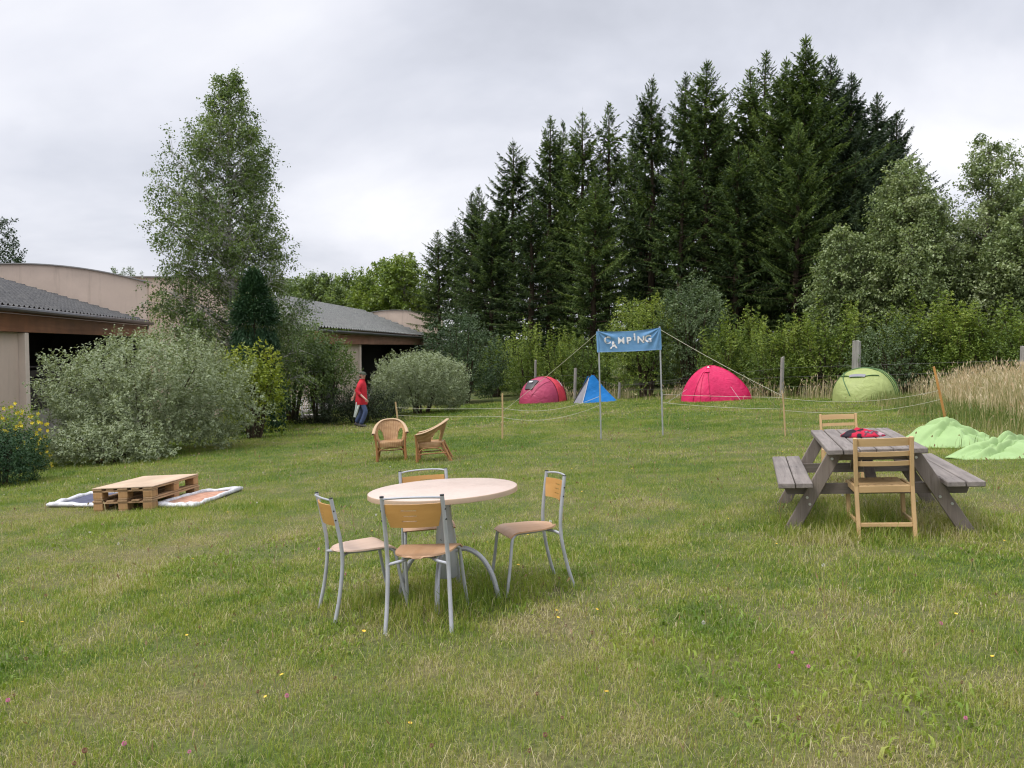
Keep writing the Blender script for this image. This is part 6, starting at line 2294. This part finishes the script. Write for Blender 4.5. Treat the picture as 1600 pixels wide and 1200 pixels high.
def fh(a, b):
    ph = 2 * PI * b
    az = Vector((math.cos(ph), math.sin(ph), 0)).dot(fdir)
    th = a * PI * (.60 - .36 * max(0.0, min(1.0, (az + .15) / .6)))
    v_ = Vector((math.sin(th) * math.cos(ph), math.sin(th) * math.sin(ph), math.cos(th)))
    k_ = v_.dot(fdir)
    low = 1.0 if k_ < .25 else .55
    return hd + Vector((0, -.004, .02)) + Vector((v_.x * .094, v_.y * .106, v_.z * .1 - (1.4 * a * .045 if k_ < .2 else 0)))
hr.grid(fh, 10, 20, True).build('hair', HAIR, per)
cp = MB()
def fcap(a, b):
    th = a * PI * .5; ph = 2 * PI * b
    v_ = Vector((math.sin(th) * math.cos(ph), math.sin(th) * math.sin(ph), math.cos(th)))
    return hd + Vector((0, -.002, .056)) + Vector((v_.x * .098, v_.y * .110, v_.z * .072))
cp.grid(fcap, 10, 24, True)
def fbrim(a, b):
    ang = (b - .5) * 1.5
    dd = fdir * math.cos(ang) + frt * math.sin(ang)
    return hd + Vector((0, -.002, .060)) + dd * (.094 + .062 * a * math.cos(ang) ** .6) + Vector((0, 0, -.020 * a))
cp.grid(fbrim, 5, 14).solid(.006).build('cap', CAPM, per, 60)
# jacket
JR = [(.72, 0, -.02, .205, .185), (.80, 0, -.02, .212, .188), (.95, 0, -.018, .205, .172), (1.10, 0, -.012, .196, .158), (1.25, 0, -.01, .20, .150), (1.35, 0, -.008, .205, .132), (1.41, 0, -.004, .185, .108), (1.455, .002, .004, .125, .090), (1.485, .004, .014, .088, .082), (1.535, .006, .026, .086, .084)]


def fjk(a_, b_):
    u_ = a_ * (len(JR) - 1); i = min(int(u_), len(JR) - 2); f = u_ - i
    f = f * f * (3 - 2 * f) if i > 5 else f
    z, cx, cy, rx, ry = [JR[i][k] * (1 - f) + JR[i + 1][k] * f for k in range(5)]
    th = 2 * PI * b_
    c_, s_ = math.cos(th), math.sin(th)
    fold = 1 + .05 * (float(fbm(c_ * 2.5 + 4, z * 7 + s_ * 2.5, 6, 2)) - .5) + .012 * math.sin(7 * th + z * 9) * max(0, 1.2 - z)
    return (cx + math.copysign(abs(c_) ** .85, c_) * rx * fold, cy + math.copysign(abs(s_) ** .85, s_) * ry * fold, z)


jk = MB().grid(fjk, 40, 40, True)
for P_ in (((.13, -.01, 1.375), (.19, -.015, 1.33), (.235, -.04, 1.23), (.262, -.06, 1.135), (.270, -.01, 1.085), (.273, .035, 1.045)), ((-.13, -.01, 1.375), (-.19, -.04, 1.335), (-.222, -.13, 1.26), (-.24, -.215, 1.185), (-.244, -.245, 1.14), (-.246, -.265, 1.105))):
    jk.tube([Vector(p_) for p_ in P_], [.080, .083, .074, .068, .064, .060], 14)
jk.build('jacket', RED, per, 70)
TR = {'pel': (0, -.02, .93, .13, .115), 'hir': (.090, -.005, .82, .098), 'knr': (.112, .155, .50, .080), 'cfr': (.112, .075, .28, .078), 'anr': (.112, -.022, .09, .074),
      'hil': (-.090, -.02, .82, .098), 'knl': (-.102, -.045, .49, .080), 'cfl': (-.102, -.14, .29, .078), 'anl': (-.102, -.235, .11, .074)}
TE = [('pel', 'hir'), ('hir', 'knr'), ('knr', 'cfr'), ('cfr', 'anr'), ('pel', 'hil'), ('hil', 'knl'), ('knl', 'cfl'), ('cfl', 'anl')]
skinned('trousers', TR, TE, JEANS, per, 2)
for an, ft, to in (((.112, -.03, .07), (.115, .03, .05), (.12, .15, .035)), ((-.102, -.235, .085), (-.10, -.19, .06), (-.10, -.07, .035))):
    MB().tube([Vector(an) + Vector((0, -.05, -.03)), Vector(an), Vector(ft), Vector(to), Vector(to) + Vector((0, .03, -.005))], [.035, .052, .05, .045, .02], 10).build('shoe', SHOE, per)


def frag(a, b):
    # pale cloth hanging at the near rear hip
    z = .80 - .46 * b
    wv = .018 * math.sin(a * 9 + b * 3)
    wd_ = .15 * (1 - .62 * b)
    return (.175 + wv + .03 * b, -.07 + (a - .5) * wd_ - .12 * b ** 1.3, z - .05 * abs(a - .4) * b)


rg = MB().grid(frag, 12, 16).solid(.006).build('rag', RAG, None, 80)
rg.matrix_basis = per.matrix_basis.copy()
tag(rg, 'pale cloth hanging from the hip of the person in red', 'cloth')


# ------------------------------------------------------------------ flowers in the lawn
def flower_mesh(name, kind, seed):
    rng = random.Random(seed)
    mb = MB()
    hgt_ = {'clover': .085, 'hawkbit': .10, 'clock': .13, 'self': .07}[kind]
    mb.tube([(0, 0, -.01), (rng.uniform(-.01, .01), 0, hgt_ * .6), (.004, 0, hgt_)], .0016, 4)
    stemfaces = len(mb.bm.faces)
    if kind in ('clover', 'clock', 'self'):
        R0 = {'clover': .0115, 'clock': .017, 'self': .008}[kind]
        for i in range(70):
            z = 1 - 2 * (i + .5) / 70; a = i * 2.4; r_ = math.sqrt(1 - z * z)
            d = Vector((r_ * math.cos(a), r_ * math.sin(a), z))
            s_ = d.cross(Vector((.3, .2, .9))).normalized()
            c = Vector((.004, 0, hgt_ + R0 * .6))
            q = [c + d * R0 * .45, c + d * R0 * .85 + s_ * R0 * .17, c + d * R0 * rng.uniform(1.0, 1.25), c + d * R0 * .85 - s_ * R0 * .17]
            mb.bm.faces.new([mb.bm.verts.new(v) for v in q])
    else:
        for i in range(16):
            a = i * 2 * PI / 16
            d = Vector((math.cos(a), math.sin(a), .35)); s_ = Vector((-math.sin(a), math.cos(a), 0))
            c = Vector((.004, 0, hgt_))
            q = [c, c + d * .009 + s_ * .0026, c + d * .0135, c + d * .009 - s_ * .0026]
            mb.bm.faces.new([mb.bm.verts.new(v) for v in q])
    mb.bm.faces.ensure_lookup_table()
    for i, f in enumerate(mb.bm.faces): f.material_index = 0 if i < stemfaces else 1
    me = bpy.data.meshes.new(name)
    mb.bm.to_mesh(me); mb.bm.free()
    return me


F_STEM = m_plain('flower_stem', (.10, .15, .04), .6, var=.1)
F_PINK = m_plain('pink_clover', (.50, .13, .27), .7, var=.25, scale=90)
F_YEL = m_plain('yellow_flower', (.66, .42, .03), .6, var=.15, scale=60)
F_WHITE = m_plain('white_seed_head', (.46, .45, .40), .8, var=.2, scale=90)
F_BROWN = m_plain('brown_seed_head', (.17, .07, .04), .8, var=.3, scale=90)


def sow(name, label, cat, grp, me, mats, spots, n_rand, rng, ymin, ymax, sc=(.8, 1.3)):
    for m_ in mats: me.materials.append(m_)
    first = None
    pts = [gnd(u, v) for u, v in spots]
    while len(pts) < len(spots) + n_rand:
        y = ymin + (ymax - ymin) * rng.random() ** 1.25
        x = rng.uniform(-.66, .66) * y
        if not keep_poly_mask(np.array([x]), np.array([y]))[0]: continue
        pts.append(Vector((x, y, H(x, y))))
    for p_ in pts:
        o = link(name, me)
        o.location = p_; o.rotation_euler = (rng.uniform(-.3, .3), rng.uniform(-.3, .3), rng.uniform(0, 6.28))
        s_ = rng.uniform(*sc); o.scale = (s_, s_, s_)
        tag(o, label, cat, grp)


rf = random.Random(17)
sow('clover_flower', 'small pink clover head standing in the lawn', 'flower', 'pink clover heads in the lawn', flower_mesh('clover_flower', 'clover', 1), [F_STEM, F_PINK],
    [(1240, 1035), (208, 1186), (8, 1116), (1222, 1066), (1478, 995), (446, 1115), (540, 912), (1262, 1060), (290, 1197), (1510, 1140)], 12, rf, 2.2, 13, (.5, .85))
sow('hawkbit_flower', 'small yellow flower standing in the lawn', 'flower', 'yellow flowers in the lawn', flower_mesh('hawkbit_flower', 'hawkbit', 2), [F_STEM, F_YEL],
    [(866, 983), (950, 1115), (1490, 980), (1555, 1049), (635, 1155), (450, 1080), (1030, 972), (868, 970)], 26, rf, 2.2, 12, (.55, .95))
sow('seed_head', 'pale fluffy seed head standing in the lawn', 'flower', 'pale seed heads in the lawn', flower_mesh('seed_head', 'clock', 3), [F_STEM, F_WHITE],
    [(1104, 996), (1283, 905), (1348, 936), (608, 737), (600, 1010)], 60, rf, 7, 26, (.45, .8))
sow('brown_seed_head', 'dark brown spent flower head standing in the lawn', 'flower', 'brown spent heads in the lawn', flower_mesh('brown_seed_head', 'self', 4), [F_STEM, F_BROWN],
    [], 70, rf, 2.2, 12, (.8, 1.3))

build_grass()
build_stalks()
build_meadow()
